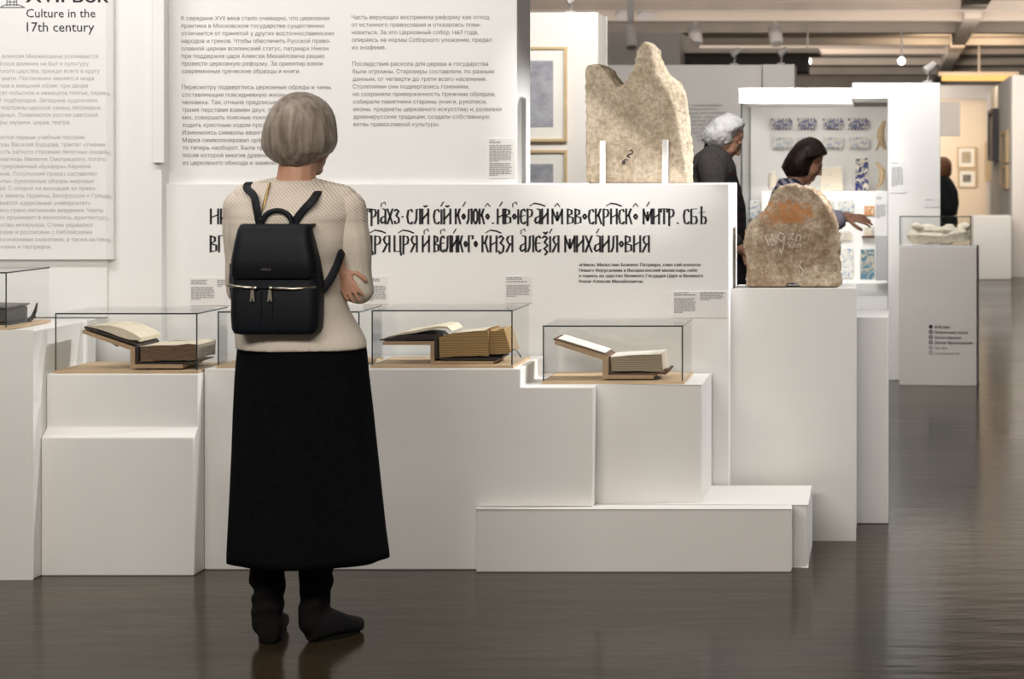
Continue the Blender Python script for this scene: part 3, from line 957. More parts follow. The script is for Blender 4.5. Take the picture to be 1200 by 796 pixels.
def cradle(pts, Y, yb, th, label):
    """bent wooden book rest: polyline of photo px at depth Y, thickness th px"""
    k = Y / F
    mb = MB()
    for a, b in zip(pts, pts[1:]):
        pa, pb = P(*a, Y), P(*b, Y); d = (pb - pa).normalized(); n = Vector((d.z, 0, -d.x)) * (th * k)
        if n.z > 0 or (abs(n.z) < 1e-4 and n.x < 0):
            n = -n
        mb.prism([(pa.x, pa.z), (pb.x, pb.z), (pb.x + n.x, pb.z + n.z), (pa.x + n.x, pa.z + n.z)], Y, yb)
    return tag(build(mb, 'book_cradle', M['cradle'], bevel=.001), label, 'book rest')


def sheet(mb, pts, th, Y, yb, mi=0):
    """curved leaf or board: px polyline of its top side, thickness th px"""
    k = Y / F
    top = [P(*p, Y) for p in pts]
    low = []
    for i, p in enumerate(top):
        d = (top[min(i + 1, len(top) - 1)] - top[max(i - 1, 0)]).normalized()
        t = th[i] if isinstance(th, (list, tuple)) else th
        low.append(p - Vector((-d.z, 0, d.x)) * (t * k))
    prof = [(p.x, p.z) for p in top] + [(p.x, p.z) for p in low[::-1]]
    mb.prism(prof, Y, yb, mi)
    return mb


def page_block(name, fl, fr, tl, tr, Y, yb, mats, parent):
    """text block: front quad left x, right x; top profile list of px points, bottoms tl/tr"""
    mb = MB()
    top = [P(*p, Y) for p in fl]
    bot = [P(*p, Y) for p in fr]
    prof = [(p.x, p.z) for p in top] + [(p.x, p.z) for p in bot[::-1]]
    n = len(prof)
    # front, back and rim; the top takes its own paper
    vs = [(a, Y, b) for a, b in prof] + [(a, yb, b) for a, b in prof]
    fs = [tuple(range(n))[::-1], tuple(range(n, 2 * n))]
    mb.add(vs, fs, 0)
    for i in range(n):
        j = (i + 1) % n
        mi = 1 if i < len(top) - 1 else (2 if i == len(top) - 1 else 0)
        mb.add([vs[i], vs[j], vs[n + j], vs[n + i]], [(0, 1, 2, 3)], mi)
    o = build(mb, name, mats, parent, weld=True)
    b = o.modifiers.new('b', 'BEVEL'); b.width = .003; b.segments = 2; b.limit_method = 'ANGLE'
    return o


# case at far left on the tall plinth
YK = 7.10
glass_case(X(-150, YK), X(8, YK), YK, 7.46, .8635, Z(319, YK), 'glass case cut off at left edge holding the black clasped book')
t = thing('book', 'closed black leather book with raised clasp at the far left edge', 'book', P(-30, 381, 7.2))
k0, k1 = 7.2, 7.36
mb = MB().prism([(X(-80, k0), Z(379, k0)), (X(10, k0), Z(379, k0)), (X(11, k0), Z(362, k0)), (X(-80, k0), Z(360, k0))], k0, k1)
build(mb, 'text_block', M['dgrey'], t, bevel=.008)
build(MB().prism([(X(-81, k0), Z(360, k0)), (X(10, k0), Z(361.5, k0)), (X(13, k0), Z(358.8, k0)), (X(-81, k0), Z(357, k0))], k0 - .004, k1 + .004), 'cover', M['lgrey'], t, bevel=.002)
build(MB().prism([(X(-81, k0), Z(381.6, k0)), (X(13, k0), Z(381.6, k0)), (X(13, k0), Z(379.2, k0)), (X(-81, k0), Z(379.2, k0))], k0 - .004, k1 + .004), 'back_cover', M['dgrey'], t, bevel=.002)
mb = MB().tube([P(34, 376, 7.33), P(38, 372, 7.33), P(41.5, 364, 7.33), P(43.5, 355, 7.33)], [.007, .008, .006, .003], 8)
mb.tube([P(32, 375.5, 7.33), P(38, 373, 7.33), P(42, 371, 7.33)], [.006, .006, .003], 8)
build(mb, 'clasp', M['dleather'], t, smooth=True)
tag(bx('book_cradle', X(-60, 7.2), X(6, 7.2), 7.205, 7.35, .8745, Z(381.6, 7.2), M['cradle'], .001), 'low wooden rest under the black book at the left edge', 'book rest')


def open_book(dx, dy, Y, label, clabel, which):
    yb = Y + .21
    o = lambda pts: [(a + dx, b + dy) for a, b in pts]
    cradle(o([(97, 386.8), (156.5, 408), (157, 427.3), (240, 427.3)]) if False else o([(97, 387), (153, 407.3)]) + o([]), Y, yb + .02, 4.2, clabel) if False else None
    k = Y / F
    mb = MB()
    q = lambda a, b: (X(a + dx, Y), Z(b + dy, Y))
    mb.prism([q(97, 386.5), q(158, 407.2), q(158, 427.2), q(214, 427.2), q(214, 431.8), q(152.5, 431.8), q(152.5, 410.3), q(96, 390.6)], Y, yb)
    mb.prism([q(127, 402.6), q(131, 404), q(134, 407), q(128, 403.2)], Y + .02, yb - .02)
    tag(build(mb, 'book_cradle', M['cradle'], bevel=.001), clabel, 'book rest')
    t = thing('book', label, 'book', P(190 + dx, 427 + dy, Y + .1))
    mb = sheet(MB(), o([(99, 382.5), (130, 393), (150, 399.5), (157, 401.2), (161, 404), (162.5, 409), (162, 424.0), (168, 425.4), (228, 424.4)]), [2.6, 2.6, 2.6, 2.8, 3.2, 3, 2.4, 1.6, 1.6], Y + .001, yb)
    build(mb, 'cover', M['dleather'], t, bevel=.0008)
    mb = sheet(MB(), o([(103, 382.2), (115, 381.5), (128, 381.4), (142, 384.6), (156, 390.5), (165, 396), (164, 401)]), [.8, 4.5, 8.5, 10.5, 9, 5.0, 1], Y + .006, yb - .006)
    build(mb, 'open_leaves', M['paper'], t, bevel=.0008)
    page_block('text_block', o([(163.8, 406.5), (180, 406), (205, 404.5), (220, 402.8), (229.5, 404.5)]), o([(164.4, 423.6), (180, 423.4), (205, 423), (220, 422.8), (229, 421)]), 0, 0, Y + .004, yb - .004,
               [M[which], M['paper'], M['pages2']], t)


YBX = 7.20
glass_case(X(64.5, 7.215), X(231.5, 7.215), 7.215, 7.54, ztop - .012, Z(367.3, 7.2), 'glass case left of the woman over the open brown book')
open_book(0, 0, 7.235, 'thick open brown book with bowed white leaves, left of the woman', 'slanted wooden rest under the open brown book left of the woman', 'spine')
glass_case(X(255, 7.28), X(421.5, 7.28), 7.28, 7.6, ztop, Z(365, 7.28), 'glass case mostly hidden behind the woman with the backpack')
open_book(183, -1.5, 7.31, 'open brown book mostly hidden behind the woman, only its page corner showing', 'wooden rest hidden behind the woman under the hidden book', 'pages')
# third case: flat cradle
Y3 = 7.28
glass_case(X(435.3, Y3), X(600.8, Y3), Y3, 7.61, ztop, Z(363.4, Y3), 'glass case right of the woman over the golden-edged open book')
Yc = 7.31; yb3 = Yc + .20
q = lambda a, b: (X(a, Yc), Z(b, Yc))
mb = MB().prism([q(448, 400.3), q(509, 400.3), q(509, 423.3), q(578, 423.3), q(578, 427.4), q(504.3, 427.4), q(504.3, 404.4), q(448, 404.4)], Yc, yb3)
tag(build(mb, 'book_cradle', M['cradle'], bevel=.001), 'flat square-stepped wooden rest under the golden-edged open book', 'book rest')
t = thing('book', 'thick open book with golden page edges and dangling straps right of the woman', 'book', P(540, 423, Yc + .1))
mb = sheet(MB(), [(444, 398.3), (460, 395.2), (480, 392.8), (497, 391.5), (507, 392.5), (512, 397), (513, 405), (513.5, 418.6), (520, 420.0), (584, 419.6)], [1, 4.2, 6.4, 7.6, 6, 5, 4, 3, 2.6, 2.6], Yc + .001, yb3)
build(mb, 'cover', M['dleather'], t, bevel=.0008)
mb = sheet(MB(), [(458, 393.6), (472, 389.5), (486, 387.5), (500, 384.4), (515, 382), (524, 382.6), (530, 388)], [.6, 3, 3, 3.2, 3, 2.6, .8], Yc + .006, yb3 - .006)
build(mb, 'open_leaves', M['paper'], t, bevel=.0008)
page_block('text_block', [(515.5, 396), (530, 391.5), (548, 389.8), (565, 387.5), (572, 386)], [(516, 418.5), (530, 418.3), (548, 417.9), (565, 417.0), (572, 416.5)], 0, 0, Yc + .004, yb3 - .004, [M['pages'], M['paper'], M['pages']], t)
mb = sheet(MB(), [(572.5, 386), (578, 388), (584, 387), (590.5, 385)], [30.2, 27.5, 28.5, 29.5], Yc + .02, yb3 - .02)
build(mb, 'fore_edge', M['pages'], t, bevel=.001)
mb = MB()
mb.tube([P(582, 418.5, Yc + .1), P(592, 414.5, Yc + .08), P(600, 410.5, Yc + .06), P(602.5, 409.5, Yc + .05)], .006, 8, flat=(1, .5))
mb.tube([P(593, 414.5, Yc + .12), P(600, 409.4, Yc + .12), P(605, 410.5, Yc + .12), P(609, 416, Yc + .12), P(610.5, 419, Yc + .12)], .003, 8)
build(mb, 'strap', M['dleather'], t, smooth=True)
# fourth case
Y4 = 7.372
glass_case(X(636, Y4), X(800.5, Y4), Y4, 7.7, zst, Z(381.5, Y4), 'glass case lowest of the row, at the right')
Yc = 7.40; yb4 = Yc + .17
mb = MB().prism([q2 for q2 in [(X(a, Yc), Z(b, Yc)) for a, b in ((650.5, 398.8), (713, 417.6), (713, 439.6), (766, 439.6), (766, 444.2), (706, 444.2), (706, 422), (649.5, 403.5))]], Yc, yb4)
tag(build(mb, 'book_cradle', M['cradle'], bevel=.001), 'slanted wooden rest under the small book with plain white endpaper', 'book rest')
t = thing('book', 'small open book with plain white endpaper and brown board, lowest of the row', 'book', P(745, 440, Yc + .08))
mb = sheet(MB(), [(649, 396.6), (680, 406), (711, 415.8), (714.8, 419.4), (715, 436.5), (722, 437.6), (778, 437)], [2, 2, 2, 2, 2, 2, 2], Yc + .001, yb4)
build(mb, 'cover', M['leather'], t, bevel=.0008)
mb = sheet(MB(), [(654, 396.4), (680, 404.2), (709, 413.3)], [1, 1, 1], Yc + .006, yb4 - .006)
build(mb, 'endpaper', M['paper2'], t)
page_block('text_block', [(715.8, 418), (735, 416.6), (755, 415.6), (775.5, 414.4)], [(716.2, 435.8), (735, 435.6), (755, 435.4), (776.5, 435)], 0, 0, Yc + .004, yb4 - .004, [M['pages2'], M['paper2'], M['paper']], t)
mb = MB().tube([P(778, 438, Yc + .05), P(783, 434.5, Yc + .06), P(788, 429.2, Yc + .08)], [.006, .006, .005], 8)
build(mb, 'clasp', M['leather'], t, smooth=True)


# ------------------------------------------------------------------ stones
def stone(name, outline, Y, depth, m, label, amp, voxel=.0055, front=None):
    pts = [(X(a, Y), Z(b, Y)) for a, b in outline]
    zmin = min(p[1] for p in pts); cx = sum(p[0] for p in pts) / len(pts)
    fp = [(X(a, Y), Z(b, Y)) for a, b in (front or outline)]
    mb = MB().loft([[(a, Y + depth, b) for a, b in pts], [(a, Y + depth * .3, b) for a, b in pts], [(a, Y, b) for a, b in fp]])

    def post(me):
        def fn(c, n):
            edge = 1.0 - .72 * abs(n[1])
            nz = noise.fractal(c * 13, .8, 2.0, 4) * amp
            n2 = noise.fractal(c * 48, .7, 2.0, 4) * amp * .5
            ch = noise.noise(c * 24) 
            return (nz + n2 - (amp * .9 * max(0, ch - .2) * (edge > .6))) * edge + .0015
        displace(me, fn)
        for v in me.vertices:
            if v.co.z < zmin + .004:
                v.co.z = zmin
    o = organic(mb, name, m, None, voxel, 1, (cx, Y + depth / 2, zmin), post)
    return tag(o, label, 'stone')


YS = 7.86
out1 = [(687, 214.8), (685.5, 200), (686.5, 150), (687, 110), (685.5, 84), (688, 76.5), (697, 75), (706, 75.5), (713, 82), (720, 91), (727, 98), (733, 95), (740, 84), (746, 68), (750, 56), (756, 50.5), (764, 51),
        (769, 57), (772, 72), (778, 83), (790, 96), (799, 107), (804, 130), (806, 160), (808, 190), (807, 214.8)]
f1 = list(out1)
for i_, dx_, dy_ in ((6, -2, 1), (7, -3, 3), (8, -4, 4), (9, -3, 5), (10, -3, 5), (16, -3, 1), (17, -5, 2), (18, -7, 3), (19, -10, 4), (20, -12, 5), (21, -14, 5), (22, -12, 3), (23, -9, 0), (24, -5, 0)):
    f1[i_] = (out1[i_][0] + dx_, out1[i_][1] + dy_)
st1 = stone('carved_stone', out1[::-1], YS, .13, M['stone1'], 'pale forked limestone slab with painted number standing on the inscription wall', .009, front=f1[::-1])
YS2 = 7.93
out2 = [(875, 336), (874, 315), (874, 290), (876, 272), (880, 262), (889, 254), (896, 247), (903, 236), (908, 226), (913, 220), (922, 218), (935, 218.5), (948, 220.5), (958, 227), (967, 238), (974, 252),
        (980, 264), (983.5, 276), (983, 300), (984, 320), (983, 336), (941, 336), (938, 331.5), (931, 329.5), (924, 331), (919, 336)]
st2 = stone('carved_stone', out2[::-1], YS2, .14, M['stone2'], 'brown rounded stone with rusty band and chalked letters on tall pedestal', .012)


def on_stone(o, strokes, rad, m, name):
    bpy.context.view_layer.update()
    bv = BVHTree.FromObject(o, bpy.context.evaluated_depsgraph_get())
    mb = MB(); base = ORG[o]
    for st in strokes:
        path = []
        for a, b in zip(st, st[1:]):
            for i in range(6):
                u = i / 5; p = P(a[0] + (b[0] - a[0]) * u, a[1] + (b[1] - a[1]) * u, 7.9)
                h = bv.ray_cast(p - base - Vector((0, 1, 0)), Vector((0, 1, 0)))
                if h[0]:
                    q = h[0] + base - Vector((0, .001, 0))
                    if not path or (q - path[-1]).length > .0008:
                        path.append(q)
        if len(path) > 1:
            mb.tube(path, rad, 6)
    build(mb, name, m, o, smooth=True)


# number 26, tilted
def rotp(pts, c, ang, k):
    return [(c[0] + k * (a * math.cos(ang) - b * math.sin(ang)), c[1] + k * (a * math.sin(ang) + b * math.cos(ang))) for a, b in pts]
two = [(-.5, -.6), (-.1, -1), (.4, -.8), (.4, -.3), (-.2, .3), (-.5, .9), (.5, .9)]
six = [(.3, -1), (-.25, -.4), (-.4, .4), (0, .9), (.42, .5), (.25, .02), (-.3, .25)]
on_stone(st1, [rotp(two, (740.2, 180.3), .5, 4.4), rotp(six, (733.5, 189.3), .6, 3.9)], .0024, M['black'], 'painted_number')
on_stone(st2, [[(896, 276), (900, 288), (905, 275)], [(905, 284), (903, 289), (910, 285), (904, 281)], [(918, 275), (913, 273), (911, 280), (916, 284), (919, 277), (918, 290), (915, 298), (913, 292)],
               [(924, 275), (930, 274), (925, 279), (930, 282)], [(932, 283), (934, 276), (938, 277), (937, 283)], [(924, 291), (925, 287), (928, 292), (930, 286)], [(931, 291), (932, 286)],
               [(934, 291), (935, 286), (938, 287), (937, 291)], [(939, 306), (936, 312), (941, 318), (938, 324)]], .0022, M['chalk'], 'chalk_letters')
# white posts holding the forked slab
for a, ph in ((706.2, 'left'), (779.4, 'right')):
    t = thing('stone_support', 'slim white metal post clamping the forked slab, %s of its painted number' % ph, 'support post', P(a, 215, YS - .03))
    mb = MB().box(X(a, YS - .03) - .0105, X(a, YS - .03) + .0105, YS - .034, YS - .016, zD, Z(164.8 if ph == 'left' else 163.6, YS - .03))
    build(mb, 'post', M['white'], t, bevel=.002)
    build(MB().box(X(a, YS) - .0105, X(a, YS) + .0105, YS - .016, YS + .10, zD + .0002, zD + .004), 'foot_plate', M['white'], t)

# ------------------------------------------------------------------ showcase with tiles
YV = 13.62
vz = Z(332.5, YV)
vc = thing('showcase', 'tall white glazed showcase of blue painted tiles behind the brown stone', 'showcase', (X(950, YV), 14.0, 0))
vx0, vx1 = X(868, YV), X(1040, YV)
build(MB().box(vx0, vx1, YV, 14.5, 0, vz), 'base', M['white'], vc, bevel=.004)
build(MB().box(vx0 - .01, X(998.3, YV), YV - .02, 14.5, Z(121.5, YV), Z(103, YV)), 'header', M['white'], vc, bevel=.004)
build(MB().box(vx0, vx1, 14.42, 14.5, vz + .001, Z(121.6, YV)), 'back_panel', M['white'], vc)
build(MB().box(X(893, 14.1), vx1 - .002, 14.1, 14.415, vz + .001, Z(224, 14.1)), 'shelf_block', M['white'], vc, bevel=.003)
build(MB().box(vx0, vx0 + .01, YV, 14.41, vz + .001, Z(121.6, YV) - .001, mis=(1, 1, 1, 0, 1, 0)), 'side_pane', [M['glass'], M['edge']], vc)
build(MB().box(vx0 + .0102, X(1000.5, YV), YV, YV + .008, vz + .001, Z(121.6, YV) - .001, mis=(1, 1, 0, 1, 0, 1)), 'front_pane', [M['glass'], M['edge']], vc)
YG = 13.57
mb = MB().prism([(X(1040.5, YG), 0), (X(1102, YG), 0), (X(1102, YG), Z(97, YG)), (X(998.6, YG), Z(97, YG)), (X(998.6, YG), Z(116, YG)), (X(1040.5, YG), Z(116, YG))], YG, 14.5)
build(mb, 'end_wall', M['white'], vc, bevel=.004)
build(MB().box(X(1001.2, YG), X(1040.3, YG), YG + .004, YG + .012, vz + .001, Z(116.3, YG), mis=(1, 1, 0, 1, 0, 1)), 'front_pane', [M['glass'], M['edge']], vc)
area('showcase_fill', (X(940, YV), 13.78, Z(122.5, YV)), (X(940, YV), 14.42, 1.2), .7, .05, 4.5, (1, .95, .89))  # added fill under the header, no fixture, lifts the upper interior
for (a, b, c, d, bl, lb, m) in ((1044, 1062, 190, 226, [(1044.8, 1052, 190.8, 192.4, 1), (1044.8, 1058.5, 196, 219, 12)], 'caption plate on the showcase end wall, upper larger one', 'plate'),
                             (1083.5, 1100.5, 232.5, 243, [(1084.5, 1093, 233.6, 235, 1)], 'tiny caption plate on the showcase end wall above the white carved fragment', 'plate'),
                             (1026, 1040, 225, 276, [(1027, 1034, 231, 234, 2), (1027, 1039, 240, 256, 8)], 'tall pale sheet on the showcase glass beside the pointing hand', 'plate'),
                             (1026, 1040, 276.5, 329, [], 'grey sheet on the showcase glass beneath the tall pale one', 'gplate')):
    label_plate(a, b, c, d, YG if a > 1040 else YG + .003, bl, lb, m, 'pale')


def tile(x0, x1, y0, y1, Y, m, label, teeth=0, th=.02, group=None, cat='tile'):
    mb = MB(); a, b = P(x0, y1, Y), P(x1, y0, Y)
    if teeth:
        h = (b.z - a.z) * .16; n = teeth * 2; st = (b.x - a.x) / n
        bot = []
        top = []
        for i in range(n):
            zz = a.z + (h if i % 2 else 0); zt = b.z - (h if i % 2 else 0)
            bot += [(a.x + i * st, zz), (a.x + (i + 1) * st, zz)]
            top += [(a.x + i * st, zt), (a.x + (i + 1) * st, zt)]
        mb.prism(bot + top[::-1], Y, Y + th)
    else:
        j = .006
        prof = [(a.x, a.z), (b.x, a.z + j * .3), (b.x - j * .4, b.z), ((a.x + b.x) / 2, b.z - j * .4), (a.x + j * .5, b.z - j * .2)]
        mb.prism(prof, Y, Y + th)
    return tag(build(mb, 'stove_tile', M[m], bevel=0 if teeth else .003), label, cat, group)


YTL = 14.39
for i, (a, b, nm) in enumerate(((904, 928.5, 'leftmost'), (934.5, 957, 'second'), (964, 988, 'third'), (993.5, 1017.5, 'rightmost'))):
    tile(a, b, 138.5, 152, YTL, 'tileb', 'dark blue toothed tile in the top row of the showcase, %s of four' % nm, 6, .028)
for i, (a, b, nm) in enumerate(((905.5, 928.5, 'leftmost'), (935, 957.5, 'second, behind the dark-haired woman'), (964.5, 988, 'third'), (995, 1018.5, 'rightmost'))):
    tile(a, b, 161, 174.8, YTL, 'tilel', 'pale blue toothed tile in the second showcase row, %s of four' % nm, 6, .028)
YTS = 14.18
zs = 223.8
tile(961.5, 988, 196, zs, YTS, 'tilec', 'square cream tile with faint blue figure standing on showcase shelf', 0, .03)
tile(1002, 1018, 185, zs, YTS, 'tilen', 'tall navy patterned tile on showcase shelf beside the glass joint', 0, .03)
YT2 = 14.085
tile(878.5, 892, 235, 256, 14.3, 'tilel', 'broken blue corner tile at the showcase edge left of the brown stone', 0, .03)
tile(964, 977, 234.5, 245.5, YT2, 'tilel', 'blue toothed tile just above the pointing sleeve, left of a pair', 4, .013)
tile(981.5, 1001, 234.5, 250, YT2, 'tilel', 'blue toothed tile behind the pointing hand, right of a pair', 5, .013)
tile(1012.5, 1025, 241, 252.5, YT2, 'orange', 'small orange and white tile fragment by the fingertips', 0, .013)
tile(1012.5, 1024.5, 266, 276.5, YT2, 'tilec', 'small beige tile fragment on a thin ledge below the orange one', 0, .013)
tag(bx('tile_ledge', X(1010, YT2), X(1025, YT2), YT2 - .03, YT2 + .014, Z(278.6, YT2), Z(276.7, YT2), M['leather'], 0), 'thin brown ledge under the small beige tile fragment', 'ledge')
tile(983.5, 1000, 291, 325.5, YT2, 'tilel', 'tall pale tile with a blue sail shape right of the brown stone', 0, .013)
tile(1008, 1025, 292, 330.5, YT2, 'teal', 'tall brown and teal tile low at the right of the showcase', 0, .013)
tile(975, 998, 271, 283, YT2, 'tilec', 'faint toothed tile low in the showcase below the lavender cuff', 5, .013)
# cup and horn-shaped clay pieces
mb = MB(); cz = Z(zs, YTS)
c = P(905, zs, YTS)
rings = []
for z_, r_ in ((0, .022), (.01, .026), (.05, .032), (.09, .031), (.12, .026), (.133, .024), (.133, .020), (.02, .018)):
    rings.append([(c.x + r_ * math.cos(2 * PI * i / 20), c.y + .04 + r_ * math.sin(2 * PI * i / 20), c.z + .0005 + z_) for i in range(20)])
t = tag(build(mb.loft(rings), 'clay_cup', M['tilec'], smooth=True), 'small cream cup with orange rim on showcase shelf left of the dark-haired woman', 'cup')


def horn(pts, rads, label, flip):
    Yh = 14.2
    mb = MB().chain([P(a, b, Yh) for a, b in pts], [r * Yh / F for r in rads])
    mb.cap_(P(*flip[0], Yh), 2 * Yh / F, P(*flip[1], Yh), 1.2 * Yh / F)
    return tag(organic(mb, 'horn_fragment', M['clay'], None, .006, 3, P(*pts[-1], Yh)), label, 'fragment')


horn([(1036, 143), (1032.5, 152), (1031.5, 160), (1034, 168), (1037, 174)], [2.5, 4, 4.5, 3.6, 2], 'curved tan clay horn fragment mounted high in the showcase', ((1032, 165), (1027, 176)))
horn([(1027.5, 190.5), (1032.5, 198), (1034, 206), (1032, 214), (1028.5, 220.5)], [1.6, 3, 4, 3.2, 1.6], 'curved tan clay horn fragment standing on the showcase shelf', ((1034, 205), (1037, 200)))

# ------------------------------------------------------------------ legend pedestal with carved fragment
YP = 13.25
pd = thing('pedestal', 'white pedestal with a black bulleted list of periods, carved fragment on top', 'pedestal', P(1099, 452, YP))
pzt = Z(290.5, YP)
px0, px1 = X(1053.7, YP), X(1144.5, YP)
build(MB().box(px0, px1, YP, YP + .27, 0, pzt), 'body', M['gwall'], pd, bevel=.003, weld=True)
build(MB().box(px0, px1, YP, YP + .27, pzt + .0005, pzt + .012), 'top_board', M['white'], pd, bevel=.002)
mb = MB(); mg = MB(); YQ = YP - .002
rows = [('XVII век', 18.3), ('Петровская эпоха', 39), ('Эпоха барокко', 31.5), ('Эпоха Просвещения', 44.5), ('XIX век', 15.5), ('Серебряный век', 30)]
for i, (s_, wd) in enumerate(rows):
    tgt = mb if i < 4 else mg
    yb = 384.9 + i * 6.1
    add_text(tgt, s_, YQ, yb, left=1095, width=wd, bold=.02)
    c = P(1090.7, yb - 1.9, YQ)
    r = 2.3 * YQ / F
    n = 20
    vs = [(c.x + r * math.cos(2 * PI * k / n), YQ, c.z + r * math.sin(2 * PI * k / n)) for k in range(n)]
    if i == 0:
        tgt.add(vs, [tuple(range(n))])
    else:
        ri = r * .5
        vi = [(c.x + ri * math.cos(2 * PI * k / n), YQ, c.z + ri * math.sin(2 * PI * k / n)) for k in range(n)]
        tgt.add(vs + vi, [(k, (k + 1) % n, n + (k + 1) % n, n + k) for k in range(n)])
build(mb, 'list_lettering', M['black'], pd); build(mg, 'faint_list_lettering', M['pale'], pd)
pd.rotation_euler = (0, 0, math.radians(-5))
gc = glass_case(px0 + .012, px1 - .025, YP + .02, YP + .25, pzt + .0125, Z(253.5, YP), 'glass cover over the cream carved fragment on the legend pedestal', False, .006)
gc.rotation_euler = (0, 0, math.radians(-5))
mb = MB(); Yk = YP + .12
kk = Yk / F
def blob(a, b, ra, rb, dep=.045, dy=0, ang=0):
    mb.ell(P(a, b, Yk) + Vector((0, dy, 0)), (ra * kk, dep, rb * kk), Matrix.Rotation(ang, 3, 'Y'))
blob(1072, 277, 9, 9, .06); blob(1085, 278, 15, 8, .06); blob(1105, 279, 20, 7, .06); blob(1125, 277, 14, 7.5, .06)
blob(1076, 266, 9, 4.5, .05, -.01, .25); blob(1090, 267, 12, 4, .05, 0, .15); blob(1112, 267, 7, 5, .045); blob(1130, 266, 8, 5.5, .045, 0, -.2); blob(1102, 270, 24, 4.2, .05, -.02)
blob(1095, 276, 20, 2.6, .03, -.05, .05); blob(1121, 273, 14, 2.6, .03, -.045, -.12)
def flat(me):
    zz = pzt + .0135
    displace(me, lambda c, n: noise.fractal(c * 28, .8, 2, 3) * .006)
    for v in me.vertices:
        v.co.z = max(v.co.z, zz)
o = organic(mb, 'carved_fragment', M['carved'], None, .006, 2, (P(1100, 288, Yk).x, Yk, pzt + .0135), flat)
tag(o, 'cream carved stone fragment with scrolling relief under glass on legend pedestal', 'carved stone')

# low white display block and its case far down the hall
fb = bx('display_plinth', X(1140, 25.2), X(1185.5, 25.2), 25.2, 25.65, 0, Z(253, 25.2), M['white'], .01)
tag(fb, 'low white display block far off at the foot of the corridor wall', 'plinth')

# ------------------------------------------------------------------ track lights and lamps
def track_light(px, py, Y, label, r=.075, tilt=.5, lit=False):
    p = P(px, py, Y)
    t = thing('track_light', label, 'spotlight', (p.x, p.y, CEIL - .01))
    build(MB().box(p.x - .03, p.x + .03, Y - .03, Y + .03, p.z + .16, CEIL - .001), 'mount', M['lamp'], t)
    d = Vector((.15, -tilt, -1)).normalized()
    mb = MB().tube([p - d * .12, p - d * .11, p + d * .10, p + d * .12], [r * .8, r, r, r * .9], 18)
    build(mb, 'can', M['lamp'], t, smooth=False)
    build(MB().tube([p + d * .118, p + d * .122], [r * .8, r * .8], 18), 'lens', M['bulb'] if lit else M['duct'], t)
    build(MB().tube([p + Vector((0, 0, .2)), p - d * .05], .018, 8), 'bracket', M['lamp'], t)


track_light(731, 9, 23.8, 'grey ceiling spotlight at the top edge above the forked slab, left of a close pair', .11)
track_light(757, 9, 23.8, 'grey ceiling spotlight at the top edge above the forked slab, right of a close pair', .11)
track_light(739, 43, 19.5, 'ceiling spotlight hanging before the grey duct', .055)
track_light(815, 42, 26, 'small ceiling spotlight above the white-haired person', .085)
track_light(909, 42, 26, 'small ceiling spotlight above the showcase header', .085)
for px, lb in ((946.5, 'leftmost'), (1056.5, 'rightmost')):
    p = P(px, 71.5, 27)
    t = thing('ceiling_lamp', 'lit round white ceiling lamp over the showcase, %s of the two lit ones' % lb, 'lamp', (p.x, p.y, CEIL - .001))
    build(MB().tube([(p.x, p.y, CEIL - .001), (p.x, p.y, p.z + .05)], .012, 8), 'rod', M['lamp'], t)
    build(MB().tube([(p.x, p.y + .06, p.z + .06), (p.x, p.y + .02, p.z), ], [.03, .052], 16), 'shade', M['lamp'], t)
    build(MB().ell((p.x, p.y, p.z), (.046, .03, .046)), 'bulb', M['bulb'], t, smooth=True)
# added spotlight out of frame, with a plate shaped to shade the forked slab
t = thing('track_light', 'black track spotlight with a metal flap hanging over the gallery floor', 'spotlight', (SLAB_SPOT.x, SLAB_SPOT.y, CEIL - .001))
ax = (Vector((-1.03, 7.86, 1.66)) - SLAB_SPOT).normalized()
build(MB().tube([SLAB_SPOT - ax * .20, SLAB_SPOT - ax * .01], [.05, .05], 18), 'can', M['lamp'], t)
build(MB().tube([(SLAB_SPOT.x, SLAB_SPOT.y, CEIL - .001), SLAB_SPOT - ax * .12], .015, 8), 'bracket', M['lamp'], t)
a_, b_ = P(690, 115, 7.86), P(779, 185, 7.86)
dl = (b_ - a_).normalized(); up_ = Vector((-dl.z, 0, dl.x))
c0, c1 = a_ - dl * 1.3, b_ + dl * 1.6
q4 = [SLAB_SPOT + (v - SLAB_SPOT) * .11 for v in (c0, c1, c1 + up_ * 1.6, c0 + up_ * 1.6)]
o = build(MB().add(q4 + [v - ax * .002 for v in q4], [(0, 1, 2, 3), (7, 6, 5, 4), (0, 4, 5, 1), (1, 5, 6, 2), (2, 6, 7, 3), (3, 7, 4, 0)]), 'flap', M['dark'], t)  # unseen plate, added to cast the slab's diagonal shadow edge
# clamp lights on wall tops
def clamp_light(px, py, Y, label):
    p = P(px, py, Y)
    t = thing('wall_top_light', label, 'spotlight', p)
    build(MB().box(p.x - .03, p.x + .03, Y - .005, Y + .04, p.z, p.z + .012), 'clamp', M['lamp'], t)
    build(MB().tube([p + Vector((0, .02, .012)), p + Vector((.02, -.03, .10))], .008, 8), 'arm', M['lamp'], t)
    build(MB().tube([p + Vector((.05, -.03, .125)), p + Vector((-.015, -.05, .075))], [.022, .032], 14), 'can', M['lamp'], t)
clamp_light(860, 75.8, 16.62, 'small clamp light on top of the far text wall, near the black duct opening')
clamp_light(915, 75.3, 16.52, 'small clamp light on top of the far wall wing left of the showcase')
clamp_light(1087, 96.8, 13.62, 'small clamp light on top of the showcase end wall')
clamp_light(668, 14.8, 14.02, 'small clamp light on top of the picture wall')
